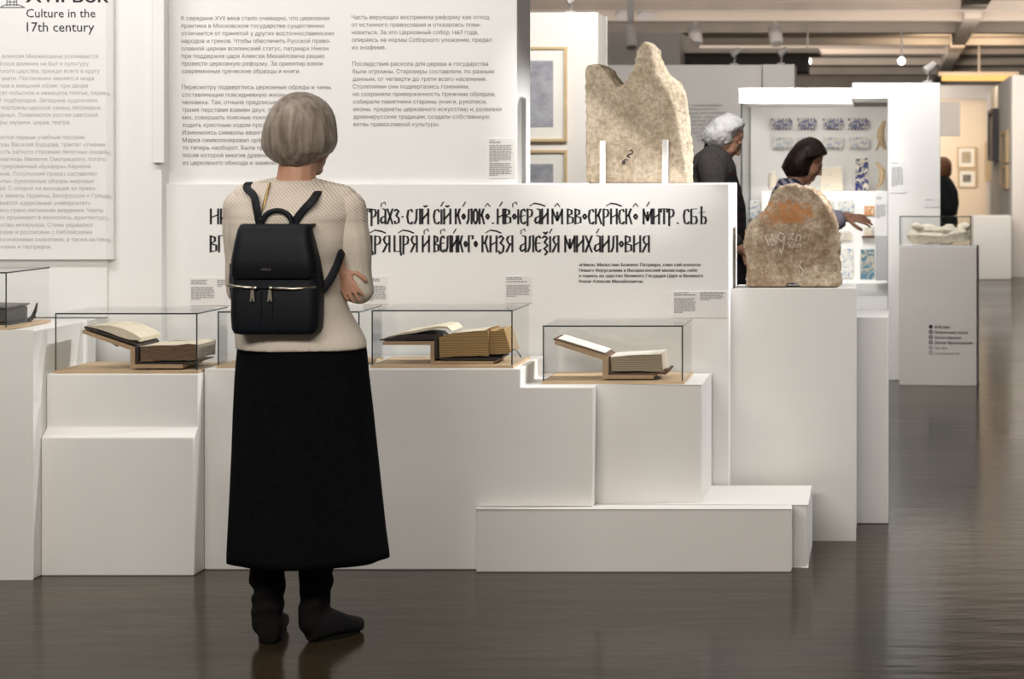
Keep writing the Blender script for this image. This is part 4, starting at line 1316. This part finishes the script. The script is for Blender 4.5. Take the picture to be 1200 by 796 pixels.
# orange cove lamp far back
pc = P(1148, 91, 31)
t = thing('cove_lamp', 'long glowing orange lamp strip under the far ceiling', 'lamp', pc)
build(MB().box(X(1104, 31), X(1190, 31), 31, 31.3, Z(94, 31), Z(88.5, 31)), 'glowing_strip', M['cove'], t)
build(MB().box(X(1100, 31), X(1194, 31), 31.05, 31.35, Z(88.4, 31), Z(84, 31)), 'housing', M['beam'], t)
build(MB().tube([(pc.x, 31.2, Z(84, 31)), (pc.x, 31.2, CEIL - .001)], .02, 8), 'rod', M['beam'], t)


# ------------------------------------------------------------------ people
def Rz(a):
    return Matrix.Rotation(a, 3, 'Z')


def head(mb, c, k, R):
    """head facing +Y in its own frame, height about .23*k, centre at ear level; R turns it"""
    e = lambda p, r: mb.ell(Vector(c) + R @ (Vector(p) * k), [q * k for q in r], R)
    e((0, -.012, .03), (.075, .096, .09)); e((0, .03, -.02), (.060, .066, .075)); e((0, .022, -.07), (.050, .058, .045)); e((0, .062, -.095), (.022, .022, .018))
    e((0, .076, .028), (.044, .016, .010)); e((0, .084, -.062), (.019, .010, .006)); e((0, .082, -.074), (.017, .010, .007))
    for s in (-1, 1):
        e((s * .074, -.005, -.01), (.008, .019, .029)); e((s * .036, .058, -.03), (.020, .022, .020))
    mb.cap_(Vector(c) + R @ (Vector((0, .090, .016)) * k), .007 * k, Vector(c) + R @ (Vector((0, .106, -.022)) * k), .009 * k)
    e((0, .099, -.025), (.014, .013, .008))


def eyes(parent, c, k, R):
    for s in (-1, 1):
        build(MB().ell(Vector(c) + R @ (Vector((s * .029, .0775, .006)) * k), (.0105 * k,) * 3), 'eye', M['eye'], parent, smooth=True)


def hand(mb, wrist, d, n, k=1.0, curl=.35, thumb=1, spread=.06):
    """five-fingered hand: d = pointing direction, n = back-of-hand normal, thumb side sign"""
    d = Vector(d).normalized(); n = Vector(n); n = (n - d * n.dot(d)).normalized(); s = d.cross(n) * thumb
    w_ = Vector(wrist)
    B = Matrix((s, d, n)).transposed()
    mb.ell(w_ + d * .045 * k, (.040 * k, .055 * k, .016 * k), B)
    mb.cap_(w_ - d * .02 * k, .026 * k, w_ + d * .02 * k, .028 * k)
    for off, ln, sp in ((.031, .072, .10), (.010, .082, .03), (-.012, .076, -.04), (-.032, .058, -.12)):
        p = w_ + d * (.088 - abs(off) * .25) * k + s * off * k
        dirn = (d + s * sp * (1 + spread * 10)).normalized()
        r = .0092 * k; a = curl * .5
        for j, f in enumerate((.45, .32, .23)):
            dd = (dirn * math.cos(a) - n * math.sin(a)).normalized()
            q = p + dd * ln * f * k
            mb.cap_(p, r, q, r * .9); p = q; r *= .9; a += curl
    p = w_ + d * .025 * k + s * .03 * k
    for dd, ln in (((s * .8 + d * .6 - n * .2), .035), ((s * .45 + d * .85 - n * .3), .03), ((s * .2 + d * .95 - n * .35), .024)):
        q = p + Vector(dd).normalized() * ln * k
        mb.cap_(p, .0115 * k, q, .0098 * k); p = q


def ering(cx, cy, z, rx, ry, n=48, fold=0, ph=0, nf=9, pw=2.0):
    r = []
    for i in range(n):
        a = 2 * PI * i / n
        f = 1 + fold * math.sin(nf * a + ph + 1.3 * math.sin(2 * a))
        ca, sa = math.cos(a), math.sin(a)
        e = 2 / pw
        r.append((cx + rx * f * math.copysign(abs(ca) ** e, ca), cy + ry * f * math.copysign(abs(sa) ** e, sa), z))
    return r


# ---- the woman at the centre
WY = 6.20
wk = WY / F
WX = X(355, WY)
def wp(px, py, dy=0.0):
    """photo px in the plane WY, pushed back by dy without moving sideways"""
    return Vector((X(px, WY), WY + dy, Z(py, WY)))
wm = thing('person', 'grey-haired woman seen from behind in beige sweater and long black skirt', 'person', (WX, WY, 0))
mb = MB()
hc = wp(352, 160, .035)
HR = Rz(math.radians(-28)) @ Matrix.Rotation(math.radians(-6), 3, 'X')
head(mb, hc, 1.0, HR)
mb.chain([wp(349, 180, .02), wp(348, 200, .0), wp(347, 222, -.005)], [.055, .057, .062])
sl, sr = wp(285, 246, 0), wp(408, 246, 0)
mb.chain([wp(308, 244, 0), wp(347, 231, 0), wp(384, 244, 0)], [.03, .05, .03])
for z_, rx, ry, cx in ((.93, .165, .115, 353), (1.05, .135, .10, 345), (1.2, .155, .11, 347), (1.265, .16, .10, 348)):
    mb.ell((X(cx, WY), WY, z_), (rx, ry, .11))
er, el = wp(418, 340, .03), wp(275, 340, .05)
wr, wl = wp(325, 326, .20), wp(401, 316, -.018)
mb.chain([sr, er], [.048, .038]); mb.chain([er, wr], [.038, .027]); mb.chain([sl, el], [.048, .038]); mb.chain([el, wp(330, 318, .185), wp(385, 314, .10), wl], [.038, .034, .026, .020])
hand(mb, wl, (.45, -.10, -.88), (-.25, -1, .1), .68, .2, -1, .0)
hand(mb, wr, (-1, -.1, .1), (0, 1, .2), .95, .5, 1)
for a in (315, 369):
    mb.chain([wp(a, 400, 0), wp(a, 530, 0), wp(a, 690, .0)], [.085, .055, .034])
organic(mb, 'body', M['skin'], wm, .0045, 3)
eyes(wm, hc, 1.0, HR)
# hair: bob
mb = MB()
rings = []
for py, xa, xb, cy, ry in ((107.3, 345, 358, .01, .02), (109.5, 338, 364, .01, .05), (113, 332, 371, .01, .075), (119, 326, 379, .012, .094), (127, 320, 385.5, .010, .106), (136, 315, 390, .002, .108), (148, 310.5, 393.5, -.006, .104),
                          (158, 309, 395, -.008, .102), (166, 308.5, 395.5, -.008, .10), (173, 309, 393, -.008, .096), (179, 312.5, 389, -.008, .090), (184, 317, 377, -.004, .086), (189, 325, 369.5, -.014, .066), (193, 333, 365, -.022, .048), (196, 341, 358, -.026, .03)):
    rings.append(ering((X(xa, WY) + X(xb, WY)) / 2, WY + cy, Z(py, WY), (X(xb, WY) - X(xa, WY)) / 2, ry, 40, pw=2.1))
mb.loft(rings)
def strands(me):
    c0 = wp(350, 112, .02)
    def fn(c, n):
        a = math.atan2(c.x - c0.x, c.y - c0.y)
        h = (c0.z - c.z) * 4
        return .0016 * noise.noise(Vector((a * 9, h * .8, 3))) * min(1, h) * 2.4 + .003 * noise.noise(c * 16)
    displace(me, fn)
organic(mb, 'hair', M['ghair'], wm, .0045, 5, None, strands)
# sweater
mb = MB()
cxs = lambda px: X(px, WY)
rings = [ering(cxs(353.5), WY, Z(407.5, WY), .196, .150, pw=2.2), ering(cxs(352), WY, Z(398, WY), .192, .147, pw=2.2), ering(cxs(346), WY, Z(375, WY), .176, .133, pw=2.2), ering(cxs(338), WY, Z(345, WY), .164, .120, pw=2.2),
         ering(cxs(338), WY, Z(310, WY), .168, .122, pw=2.2), ering(cxs(341), WY, Z(280, WY), .180, .125, pw=2.3), ering(cxs(344), WY, Z(252, WY), .190, .118, pw=2.3), ering(cxs(345), WY, Z(236, WY), .182, .102, pw=2.3),
         ering(cxs(345), WY, Z(225, WY), .155, .090, pw=2.2), ering(cxs(344), WY, Z(217.5, WY), .118, .080), ering(cxs(343), WY, Z(212.5, WY), .098, .072)]
mb.loft(rings)
mb.chain([wp(290, 234, 0), wp(345, 230, 0), wp(401, 235, 0)], [.050, .07, .049])
def knitfold(me):
    def fn(c, n):
        f = .0022 * math.sin((c.z * 42 + 5 * (c.x - WX)) + 3 * noise.noise(c * 7))
        return f * (1 if c.z < 1.27 else .2)
    displace(me, fn)
sw = organic(mb, 'sweater', M['knit'], wm, .0055, 4, None, knitfold)
mb = MB()
mb.chain([wp(294, 232, 0), wp(282.5, 243, 0), wp(280, 290, .02), wp(277, 342, .05)], [.048, .055, .052, .045])
mb.chain([wp(277, 342, .05), wp(330, 320, .19), wp(380, 314, .115), wp(393, 316, .045)], [.046, .044, .036, .029])
organic(mb, 'sleeve', M['knit'], sw, .0055, 4, None, knitfold)
mb = MB()
mb.chain([wp(397, 234, 0), wp(408, 245, 0), wp(413, 275, .0), wp(416, 310, .015), wp(418, 342, .03)], [.048, .056, .053, .048, .042])
mb.chain([wp(418, 342, .03), wp(372, 334, .17), wp(335, 328, .21)], [.043, .04, .034])
organic(mb, 'sleeve', M['knit'], sw, .0055, 4, None, knitfold)
ring_ = ering(X(343, WY), WY, Z(213.2, WY), .097, .071, 40)
build(MB().tube(ring_ + [ring_[0], ring_[1]], .004, 8), 'neckline', M['knit'], sw, smooth=True)
zz = MB().tube([wp(327, 214, -.088), wp(325, 224, -.098), wp(322, 240, -.112), wp(319, 258, -.124)], .0035, 8)
build(zz, 'sweater_zip', mat('brass_zip', (.40, .27, .10), .4, .8), wm, smooth=True)
# skirt
rings = []
for py, xa, xb, dy, ry, fo in ((402, 280, 427, 0, .137, 0), (412, 279, 429, 0, .139, .003), (440, 276.5, 431.5, 0, .145, .006), (480, 274.5, 436, 0, .152, .010), (530, 273, 441, 0, .162, .015), (580, 271.5, 446.5, -.005, .172, .02),
                              (620, 270.5, 451, -.01, .182, .024), (645, 269.8, 454.5, -.012, .19, .026), (653.5, 270, 455.2, -.012, .192, .027)):
    rings.append(ering((cxs(xa) + cxs(xb)) / 2, WY + dy, Z(py, WY), (cxs(xb) - cxs(xa)) / 2 / (1 + fo * .5), ry, 96, fo, .6, 7))
inner = [[(c[0] * .97 + .03 * WX, WY + (c[1] - WY) * .96, c[2] + .002) for c in r] for r in rings[::-1]]
mb = MB().loft(rings + inner, cap=False)
build(mb, 'skirt', M['skirt'], wm, smooth=True)
# boots
def boot(shaft, ankle, heel, toe, side):
    mb = MB()
    hx_, tx = Vector(heel), Vector(toe)
    d = (tx - hx_); L = d.length; d.normalize(); sd = Vector((-d.y, d.x, 0))
    rings = []
    for s_, wd, ht in ((-.035, .020, .055), (-.03, .030, .065), (0, .037, .085), (.06, .036, .095), (.12, .040, .075), (.17, .045, .058), (.21, .045, .05), (.24, .036, .044), (.256, .018, .034)):
        c = hx_ + d * (s_ + .035) * (L / .29)
        ring = []
        for i in range(20):
            a = 2 * PI * i / 20
            ca, sa = math.cos(a), math.sin(a)
            zz = .002 + ht * (.5 + .5 * math.copysign(abs(sa) ** .65, sa))
            ring.append(c + sd * wd * math.copysign(abs(ca) ** .8, ca) + Vector((0, 0, zz - .0)))
        rings.append(ring)
    mb.loft(rings)
    mb.chain([Vector(p) for p, _ in shaft], [r for _, r in shaft])
    o = organic(mb, 'boot', M['boot'], wm, .005, 4, None,
                lambda me: displace(me, lambda c, n: .004 * math.sin(c.z * 85 + 6 * noise.noise(c * 9)) * max(0, 1 - abs(c.z - .16) / .12)))
    mb = MB(); ra, rb = [], []
    for i in range(36):
        a = 2 * PI * i / 36
        u = (math.cos(a) * .5 + .5); wd = .036 + .009 * u - .010 * max(0, u - .85) * 4
        p = hx_ + d * (u * L * .985) + sd * wd * math.sin(a)
        ra.append((p.x, p.y, .0005)); rb.append((p.x, p.y, .009))
    mb.loft([ra, rb]); build(mb, 'sole', M['sole'], o)


lh = Vector((X(316, 6.14), 6.135, 0)); lt = Vector((X(313, 6.3), 6.385, 0))
boot([(Vector((X(315, WY), 6.18, .06)), .046), (Vector((X(315.5, WY), 6.185, .115)), .049), (Vector((X(317, WY), 6.19, .15)), .047), (Vector((X(314, WY), 6.19, .19)), .052), (Vector((X(314, WY), 6.2, .36)), .058)], 0, lh, lt, -1)
rh = Vector((X(361, 6.15), 6.165, 0)); rt = Vector((X(418, 6.3), 6.33, 0))
boot([(Vector((X(368, WY), 6.19, .06)), .046), (Vector((X(369, WY), 6.195, .115)), .046), (Vector((X(371, WY), 6.2, .15)), .047), (Vector((X(370, WY), 6.2, .2)), .053), (Vector((X(370, WY), 6.2, .36)), .059)], 0, rh, rt, 1)

# ---- the backpack
BY = 6.0                                       # depth of the pack's outer face
bp_ = thing('backpack', 'black leather flap backpack with silver zips worn by the grey-haired woman', 'backpack', (X(318, BY), BY + .06, Z(392, BY)))
def rrect(xa, xb, ya, yb, z, r=.03, n=6):
    pts = []
    for cx, cy, a0 in ((xb - r, ya + r, -PI / 2), (xb - r, yb - r, 0), (xa + r, yb - r, PI / 2), (xa + r, ya + r, PI)):
        for i in range(n + 1):
            a = a0 + PI / 2 * i / n
            pts.append((cx + r * math.cos(a), cy + r * math.sin(a), z))
    return pts
rings = []
for py, xa, xb, f, bk, r in ((393, 275, 361, .018, .10, .02), (391.5, 270, 367, .006, .105, .03), (386, 267.2, 370, .002, .108, .035), (370, 266.5, 370.8, 0, .11, .035), (345, 267, 370.8, 0, .112, .035), (336, 267.4, 370.8, .004, .112, .035), (326, 268, 370, .004, .112, .034),
                            (305, 270, 366.5, .006, .11, .033), (285, 273.5, 361.5, .012, .105, .03), (270, 276, 357.5, .022, .10, .025), (266, 277.5, 356, .028, .098, .022)):
    rings.append(rrect(X(xa, BY), X(xb, BY), BY + f, BY + bk, Z(py, BY), r))
build(MB().loft(rings), 'bag_body', M['bag'], bp_, smooth=True)
# flap: a shell over the upper front
top = []
prof = [(326.5, 0, .25), (325, -.004, .2), (305, -.0025, 0), (285, .003, 0), (270, .012, 0), (265, .022, 0), (263.8, .05, 0), (264.5, .09, 0)]
rows_ = []
for i, (py, f, ins) in enumerate(prof):
    xa = np.interp(py, [264, 270, 285, 305, 326.5], [276.5, 275, 272.5, 269.5, 268.5]); xb = np.interp(py, [264, 270, 285, 305, 326.5], [359.5, 360, 362.5, 366.5, 369])
    rw = []
    for j in range(25):
        u = j / 24
        ed = max(0, abs(u - .5) * 2 - .84) / .16
        drop = (ed ** 2) * (5 if i < 2 else 0)
        rw.append((X(xa + (xb - xa) * u, BY), BY + f + .020 * ed ** 2, Z(py - drop, BY)))
    rows_.append(rw)
vs = [p for r in rows_ for p in r]; fs = []
for a in range(len(rows_) - 1):
    for b in range(24):
        fs.append((a * 25 + b, a * 25 + b + 1, (a + 1) * 25 + b + 1, (a + 1) * 25 + b))
o = build(MB().add(vs, fs), 'flap', M['bag'], bp_, smooth=True)
sm = o.modifiers.new('thick', 'SOLIDIFY'); sm.thickness = .005; sm.offset = 0
mb = MB(); add_text(mb, 'FURLA', BY - .008, 317.2, left=306.3, width=11, bold=.01)
build(mb, 'brand_lettering', mat('foil', (.22, .17, .15), .4, .6), o)
# zip, pulls, handle
zp = MB()
for a, b, c in (((267, 334.5), (284, 336.8), (299.5, 337.4)), ((317, 338), (345, 338.8), (370.5, 336.5))):
    zp.tube([P(*a, BY + .012 if a[0] < 300 else BY - .004), P(*b, BY - .004), P(*c, BY - .004 if c[0] < 350 else BY + .014)], .0042, 8)
build(zp, 'zip', M['metal'], bp_, smooth=True)
build(MB().tube([P(299, 337.5, BY - .003), P(317, 337.7, BY - .003)], .0025, 8), 'zip_gap', M['bag'], bp_)
for a in (295.8, 316.3):
    mb = MB()
    yb_ = BY - .009
    mb.ell(P(a + (3 if a < 300 else 1), 337.5, yb_), (.007, .005, .0045))
    mb.prism([(X(a - 1.6, yb_), Z(340, yb_)), (X(a + 1.6, yb_), Z(340, yb_)), (X(a + 2.2, yb_), Z(347, yb_)), (X(a + 2.8, yb_), Z(353.5, yb_)), (X(a + 1.2, yb_), Z(353.5, yb_)), (X(a, yb_), Z(349, yb_)),
              (X(a - 1.2, yb_), Z(353.5, yb_)), (X(a - 2.8, yb_), Z(353.5, yb_)), (X(a - 2.2, yb_), Z(347, yb_))][::-1], yb_ - .002, yb_ + .002)
    build(mb, 'zip_pull', M['metal'], bp_)
sc_ = MB()
for a in (306, 319):
    sc_.tube([P(a, 342, BY - .0015), P(a, 365, BY - .0015), P(a + (.6 if a > 310 else -.6), 389, BY + .004)], .002, 6)
build(sc_, 'pocket_seam', M['bag'], bp_)
path = []
for i in range(17):
    a = PI * i / 16
    path.append(P(324.8 - 17.5 * math.cos(a), 266 - 19 * math.sin(a) ** .8, BY + .075 + .0 * a))
build(MB().tube(path, .0085, 10, flat=(.8, 1)), 'handle', M['bag'], bp_, smooth=True)
def strap(pts, wd, th=.004, name='shoulder_strap'):
    """flat strap: list of (point, outward normal)"""
    P0 = [Vector(p) for p, _ in pts]; n0 = [Vector(q).normalized() for _, q in pts]
    dense, nn = [], []
    m_ = len(P0)
    for i in range(m_ - 1):                       # Catmull-Rom
        a, b, c, d = P0[max(i - 1, 0)], P0[i], P0[i + 1], P0[min(i + 2, m_ - 1)]
        for k in range(6):
            u = k / 6
            dense.append(.5 * ((2 * b) + (c - a) * u + (2 * a - 5 * b + 4 * c - d) * u * u + (3 * b - a - 3 * c + d) * u ** 3)); nn.append(n0[i].lerp(n0[i + 1], u).normalized())
    dense.append(P0[-1]); nn.append(n0[-1])
    rings = []
    for i, p in enumerate(dense):
        t = (dense[min(i + 1, len(dense) - 1)] - dense[max(i - 1, 0)]).normalized()
        sd = t.cross(nn[i]).normalized(); up = sd.cross(t).normalized()
        rings.append([p + sd * (wd * math.copysign(abs(math.cos(q)) ** .5, math.cos(q))) + up * (th * math.copysign(abs(math.sin(q)) ** .5, math.sin(q))) for q in [2 * PI * k / 12 for k in range(12)]])
    build(MB().loft(rings), name, M['bag'], bp_, smooth=True)
bk, tp_, fr = (0, -1, .25), (0, -.2, 1), (0, 1, .2)
strap([(P(305, 268, 6.085), bk), (P(301, 246, 6.08), bk), (P(297.5, 230, 6.095), bk), (wp(295, 220, -.048), (0, -.8, .6)), (wp(294, 214.5, -.01), tp_), (wp(294, 222, .05), (0, .7, .6)), (wp(293, 250, .125), fr), (wp(289, 300, .135), fr)], .0115)
strap([(P(341, 268, 6.085), bk), (P(351, 252, 6.08), bk), (P(366, 235, 6.085), bk), (wp(381, 222.5, -.055), (.1, -.8, .6)), (wp(389, 218, -.01), (.2, -.2, 1)), (wp(392, 224, .05), (.1, .7, .6)), (wp(393, 255, .125), fr), (wp(394, 300, .135), fr)], .0125)
sr_ = (.75, -.65, .1)
strap([(P(368, 346, 6.07), (.3, -1, 0)), (P(377, 340, 6.085), (.35, -1, 0)), (P(386.5, 328, 6.10), (.4, -1, 0)), (P(394.5, 312, 6.12), (.5, -1, 0)), (P(399.5, 298, 6.145), sr_), (P(402, 288, 6.19), sr_), (P(402, 282, 6.24), (1, 0, 0))], .0125)
sl_ = (-.75, -.65, .1)
strap([(P(273, 346, 6.075), (-.3, -1, 0)), (P(272, 338, 6.10), (-.5, -1, 0)), (P(270.5, 326, 6.13), sl_), (P(270.5, 312, 6.18), (-1, -.2, 0))], .010)


def side_hair(outline, ctr, Yc, half, k=1.0):
    """hair mass from its side outline (photo px), rounded off towards both ears"""
    rings = []
    for u in (-1, -.96, -.86, -.68, -.4, 0, .4, .68, .86, .96, 1):
        f = max(.12, (1 - abs(u) ** 2.6) ** .5)
        rings.append([Vector((X(ctr[0] + (a - ctr[0]) * f, Yc), Yc + u * half, Z(ctr[1] + (b - ctr[1]) * f, Yc))) for a, b in outline])
    return MB().loft(rings)


# ---- older person behind the ledge
OY = 10.5
def op(px, py, dy=0):
    return Vector((X(px, OY), OY + dy, Z(py, OY)))
ok = OY / F
od = thing('person', 'white-haired person in charcoal sweater looking down, behind the forked slab', 'person', (X(840, OY), OY, 0))
mb = MB(); c = op(849, 163, 0)
R = Rz(-PI / 2 + .15) @ Matrix.Rotation(-.62, 3, 'X')
head(mb, c, .98, R)
mb.chain([op(841, 176), op(834, 192)], [.052, .06]); mb.ell(op(836, 240), (.13, .17, .22)); mb.ell(op(838, 330), (.13, .16, .25))
mb.chain([op(838, 210, -.2), op(842, 270, -.22), op(868, 290, -.16)], [.05, .042, .032]); mb.chain([op(838, 210, .2), op(842, 270, .22), op(868, 285, .18)], [.05, .042, .032])
hand(mb, op(872, 292, -.15), (1, .1, -.4), (0, -1, .2), .95, .5, 1); hand(mb, op(872, 287, .17), (1, -.1, -.4), (0, 1, .2), .95, .5, -1)
for s in (-1, 1):
    mb.chain([op(838, 340, s * .09), op(840, 430, s * .09), Vector((X(838, OY), OY + s * .09, .06))], [.085, .06, .045])
    mb.ell(Vector((X(846, OY), OY + s * .09, .045)), (.12, .042, .04))
organic(mb, 'body', M['skin'], od, .0045, 2)
eyes(od, c, .98, R)
mb = side_hair([(856.5, 132.6), (864, 135), (870, 140), (872.5, 146), (871, 151), (868, 154.5), (865, 157), (862, 162), (859, 168), (854, 172), (848, 174.5), (842, 174.5), (834, 172), (827, 170), (822.5, 165), (822.5, 156), (828, 149), (833, 144), (840, 138), (848, 134)], (848, 153), OY, .115)
organic(mb, 'hair', M['whair'], od, .006, 4, None, lambda me: displace(me, lambda c, n: .006 * noise.fractal(c * 30, .8, 2, 3)))
mb = MB()
mb.tube([op(827, 167.5), op(838, 171), op(849, 173.5), ], [.045, .07, .045], 16)
organic(mb, 'collar', M['navy'], od, .007, 3)
mb = MB()
mb.loft([ering(X(cx, OY), OY, Z(py, OY), rx * ok, ry, pw=2.2) for py, cx, rx, ry in ((330, 836, 31, .2), (290, 836, 31, .2), (250, 836, 30, .20), (215, 835, 28, .205), (195, 835, 26.5, .20), (182, 836, 20.5, .165), (175, 837, 15, .12), (170.5, 837, 9, .08))])
mb.chain([op(837, 193, -.19), op(842, 225, -.23), op(847, 262, -.22), op(863, 283, -.17)], [.07, .066, .055, .042]); mb.chain([op(834, 193, .19), op(842, 230, .23), op(846, 262, .22), op(866, 280, .17)], [.065, .062, .055, .042])
organic(mb, 'sweater', M['grey_sw'], od, .008, 4, None, lambda me: displace(me, lambda c, n: .004 * math.sin(c.z * 40 + 5 * noise.noise(c * 6))))
mb = MB()
mb.loft([ering(X((xa + xb) / 2, OY), OY, Z(py, OY), (xb - xa) / 2 * ok, ry, fold=.015, nf=8) for py, xa, xb, ry in ((185, 846, 857, .05), (205, 838, 863, .16), (225, 832, 869, .22), (242, 828, 873, .235), (290, 822, 875, .24), (340, 818, 876, .25), (420, 816, 878, .26), (455, 815, 879, .26))])
build(mb, 'plaid_coat', M['plaid'], od, smooth=True)

# ---- woman pointing at the showcase
PY_ = 11.5
def pp(px, py, dy=0):
    return Vector((X(px, PY_), PY_ + dy, Z(py, PY_)))
pk = PY_ / F
pw_ = thing('person', 'dark-haired woman in patterned shirt pointing into the tile showcase', 'person', (X(925, PY_), PY_, 0))
mb = MB(); c = pp(944.5, 190, 0)
R = Rz(-PI / 2 + .1) @ Matrix.Rotation(-.5, 3, 'X')
head(mb, c, .98, R)
mb.chain([pp(937, 200), pp(930, 220)], [.05, .058]); mb.ell(pp(926, 262), (.115, .16, .22)); mb.ell(pp(926, 345), (.12, .16, .22))
hs = pp(972, 259, -.16)
mb.chain([pp(930, 232, -.17), pp(945, 268, -.2), hs, pp(988, 255, -.12)], [.048, .04, .032, .026])
mb.chain([pp(928, 234, .17), pp(930, 290, .2), pp(940, 335, .15)], [.048, .04, .028])
hand(mb, pp(990, 253.5, -.12), (1, .25, -.12), (-.1, -.55, .85), 1.0, .22, 1, .1)
hand(mb, pp(940, 338, .15), (.2, 0, -1), (0, 1, 0), .92, .4, 1)
for s in (-1, 1):
    mb.chain([pp(926, 345, s * .09), pp(928, 410, s * .09), Vector((X(926, PY_), PY_ + s * .09, .06))], [.085, .06, .045])
    mb.ell(Vector((X(934, PY_), PY_ + s * .09, .045)), (.12, .042, .04))
organic(mb, 'body', M['skin2'], pw_, .0045, 2)
eyes(pw_, c, .98, R)
mb = side_hair([(950, 160), (957, 162), (963, 167), (967.5, 174), (970, 180.5), (966, 182.5), (960, 183.5), (955, 188), (951, 197), (948, 206.5), (940, 209), (930, 208.5), (921, 206.5), (915.5, 196), (919, 188), (925, 178), (932, 169), (941, 162.5)], (942, 186), PY_, .118)
organic(mb, 'hair', M['bhair'], pw_, .006, 4, None, lambda me: displace(me, lambda c, n: .003 * noise.fractal(Vector((c.x * 50, c.y * 30, c.z * 8)), .8, 2, 2)))
mb = MB()
mb.loft([ering(X(925, PY_), PY_, Z(py, PY_), rx * pk, ry, pw=2.2) for py, rx, ry in ((360, 28, .19), (310, 26, .18), (265, 25, .175), (240, 24, .19), (226, 21, .18), (217, 16, .13), (209, 12, .08))])
mb.chain([pp(928, 229, -.165), pp(944, 268, -.2), pp(966, 262, -.165)], [.062, .056, .05]); mb.chain([pp(926, 231, .165), pp(930, 290, .2), pp(939, 325, .16)], [.062, .056, .045])
organic(mb, 'shirt', M['shirt'], pw_, .008, 4)
mb = MB().tube([pp(962, 263.5, -.17), pp(970, 260.5, -.16), pp(983, 256.5, -.135), pp(986.5, 255.5, -.125)], [.058, .060, .056, .050], 18)
build(mb, 'cuff', M['cuff'], pw_, smooth=True)
mb = MB().chain([pp(926, 355, -.08), pp(926, 420, -.09), Vector((X(926, PY_), PY_ - .09, .1))], [.1, .075, .06]).chain([pp(926, 355, .08), pp(926, 420, .09), Vector((X(926, PY_), PY_ + .09, .1))], [.1, .075, .06])
organic(mb, 'trousers', M['trousers'], pw_, .009, 4)

# ---- visitor in black far down the hall
MY = 19.0
def mp(px, py, dy=0):
    return Vector((X(px, MY), MY + dy, Z(py, MY)))
mk = MY / F
mn = thing('person', 'distant visitor in black jacket half hidden by the showcase end wall', 'person', (X(1105, MY), MY, 0))
mb = MB(); c = mp(1106, 198)
R = Rz(-.7) @ Matrix.Rotation(-.2, 3, 'X')
head(mb, c, .95, R)
mb.chain([mp(1104, 203), mp(1103, 212)], [.052, .06])
for s in (-1, 1):
    mb.chain([mp(1104, 280, s * .09), mp(1104, 325, s * .09), Vector((X(1104, MY), MY + s * .09, .06))], [.085, .06, .045]); mb.ell(Vector((X(1107, MY), MY + s * .09, .045)), (.12, .042, .04))
    mb.chain([mp(1104, 218, s * .16), mp(1112, 245, s * .2), mp(1116, 262, s * .15)], [.042, .038, .03])
    hand(mb, mp(1117, 265, s * .15), (.4, 0, -1), (0, s, 0), .95, .4, s)
mb.ell(mp(1104, 245), (.11, .14, .25))
organic(mb, 'body', M['skin'], mn, .008, 3)
eyes(mn, c, .95, R)
mb = MB().ell(mp(1105, 196.5, -.02), (9.5 * mk, .10, 10 * mk)).ell(mp(1104.5, 201, -.035), (8.5 * mk, .075, 8.5 * mk))
organic(mb, 'hair', M['rhair'], mn, .008, 4)
mb = MB().loft([ering(X(cx, MY), MY, Z(py, MY), rx * mk, ry) for py, cx, rx, ry in ((262, 1107, 12, .17), (252, 1107, 14.5, .2), (238, 1107, 17, .22), (224, 1106, 16.5, .22), (213, 1104, 13, .19), (206, 1103, 8, .1))])
for s in (-1, 1):
    mb.chain([mp(1104, 216, s * .17), mp(1112, 245, s * .2), mp(1115.5, 260, s * .15)], [.07, .066, .055])
organic(mb, 'jacket', M['jacket'], mn, .01, 4)
mb = MB()
for s in (-1, 1):
    mb.chain([mp(1104, 262, s * .08), mp(1104, 325, s * .09), Vector((X(1104, MY), MY + s * .09, .09))], [.105, .08, .065])
organic(mb, 'trousers', M['trousers'], mn, .01, 4)

# ------------------------------------------------------------------ tidy
bpy.data.objects.remove(_fo); bpy.data.curves.remove(_fc)
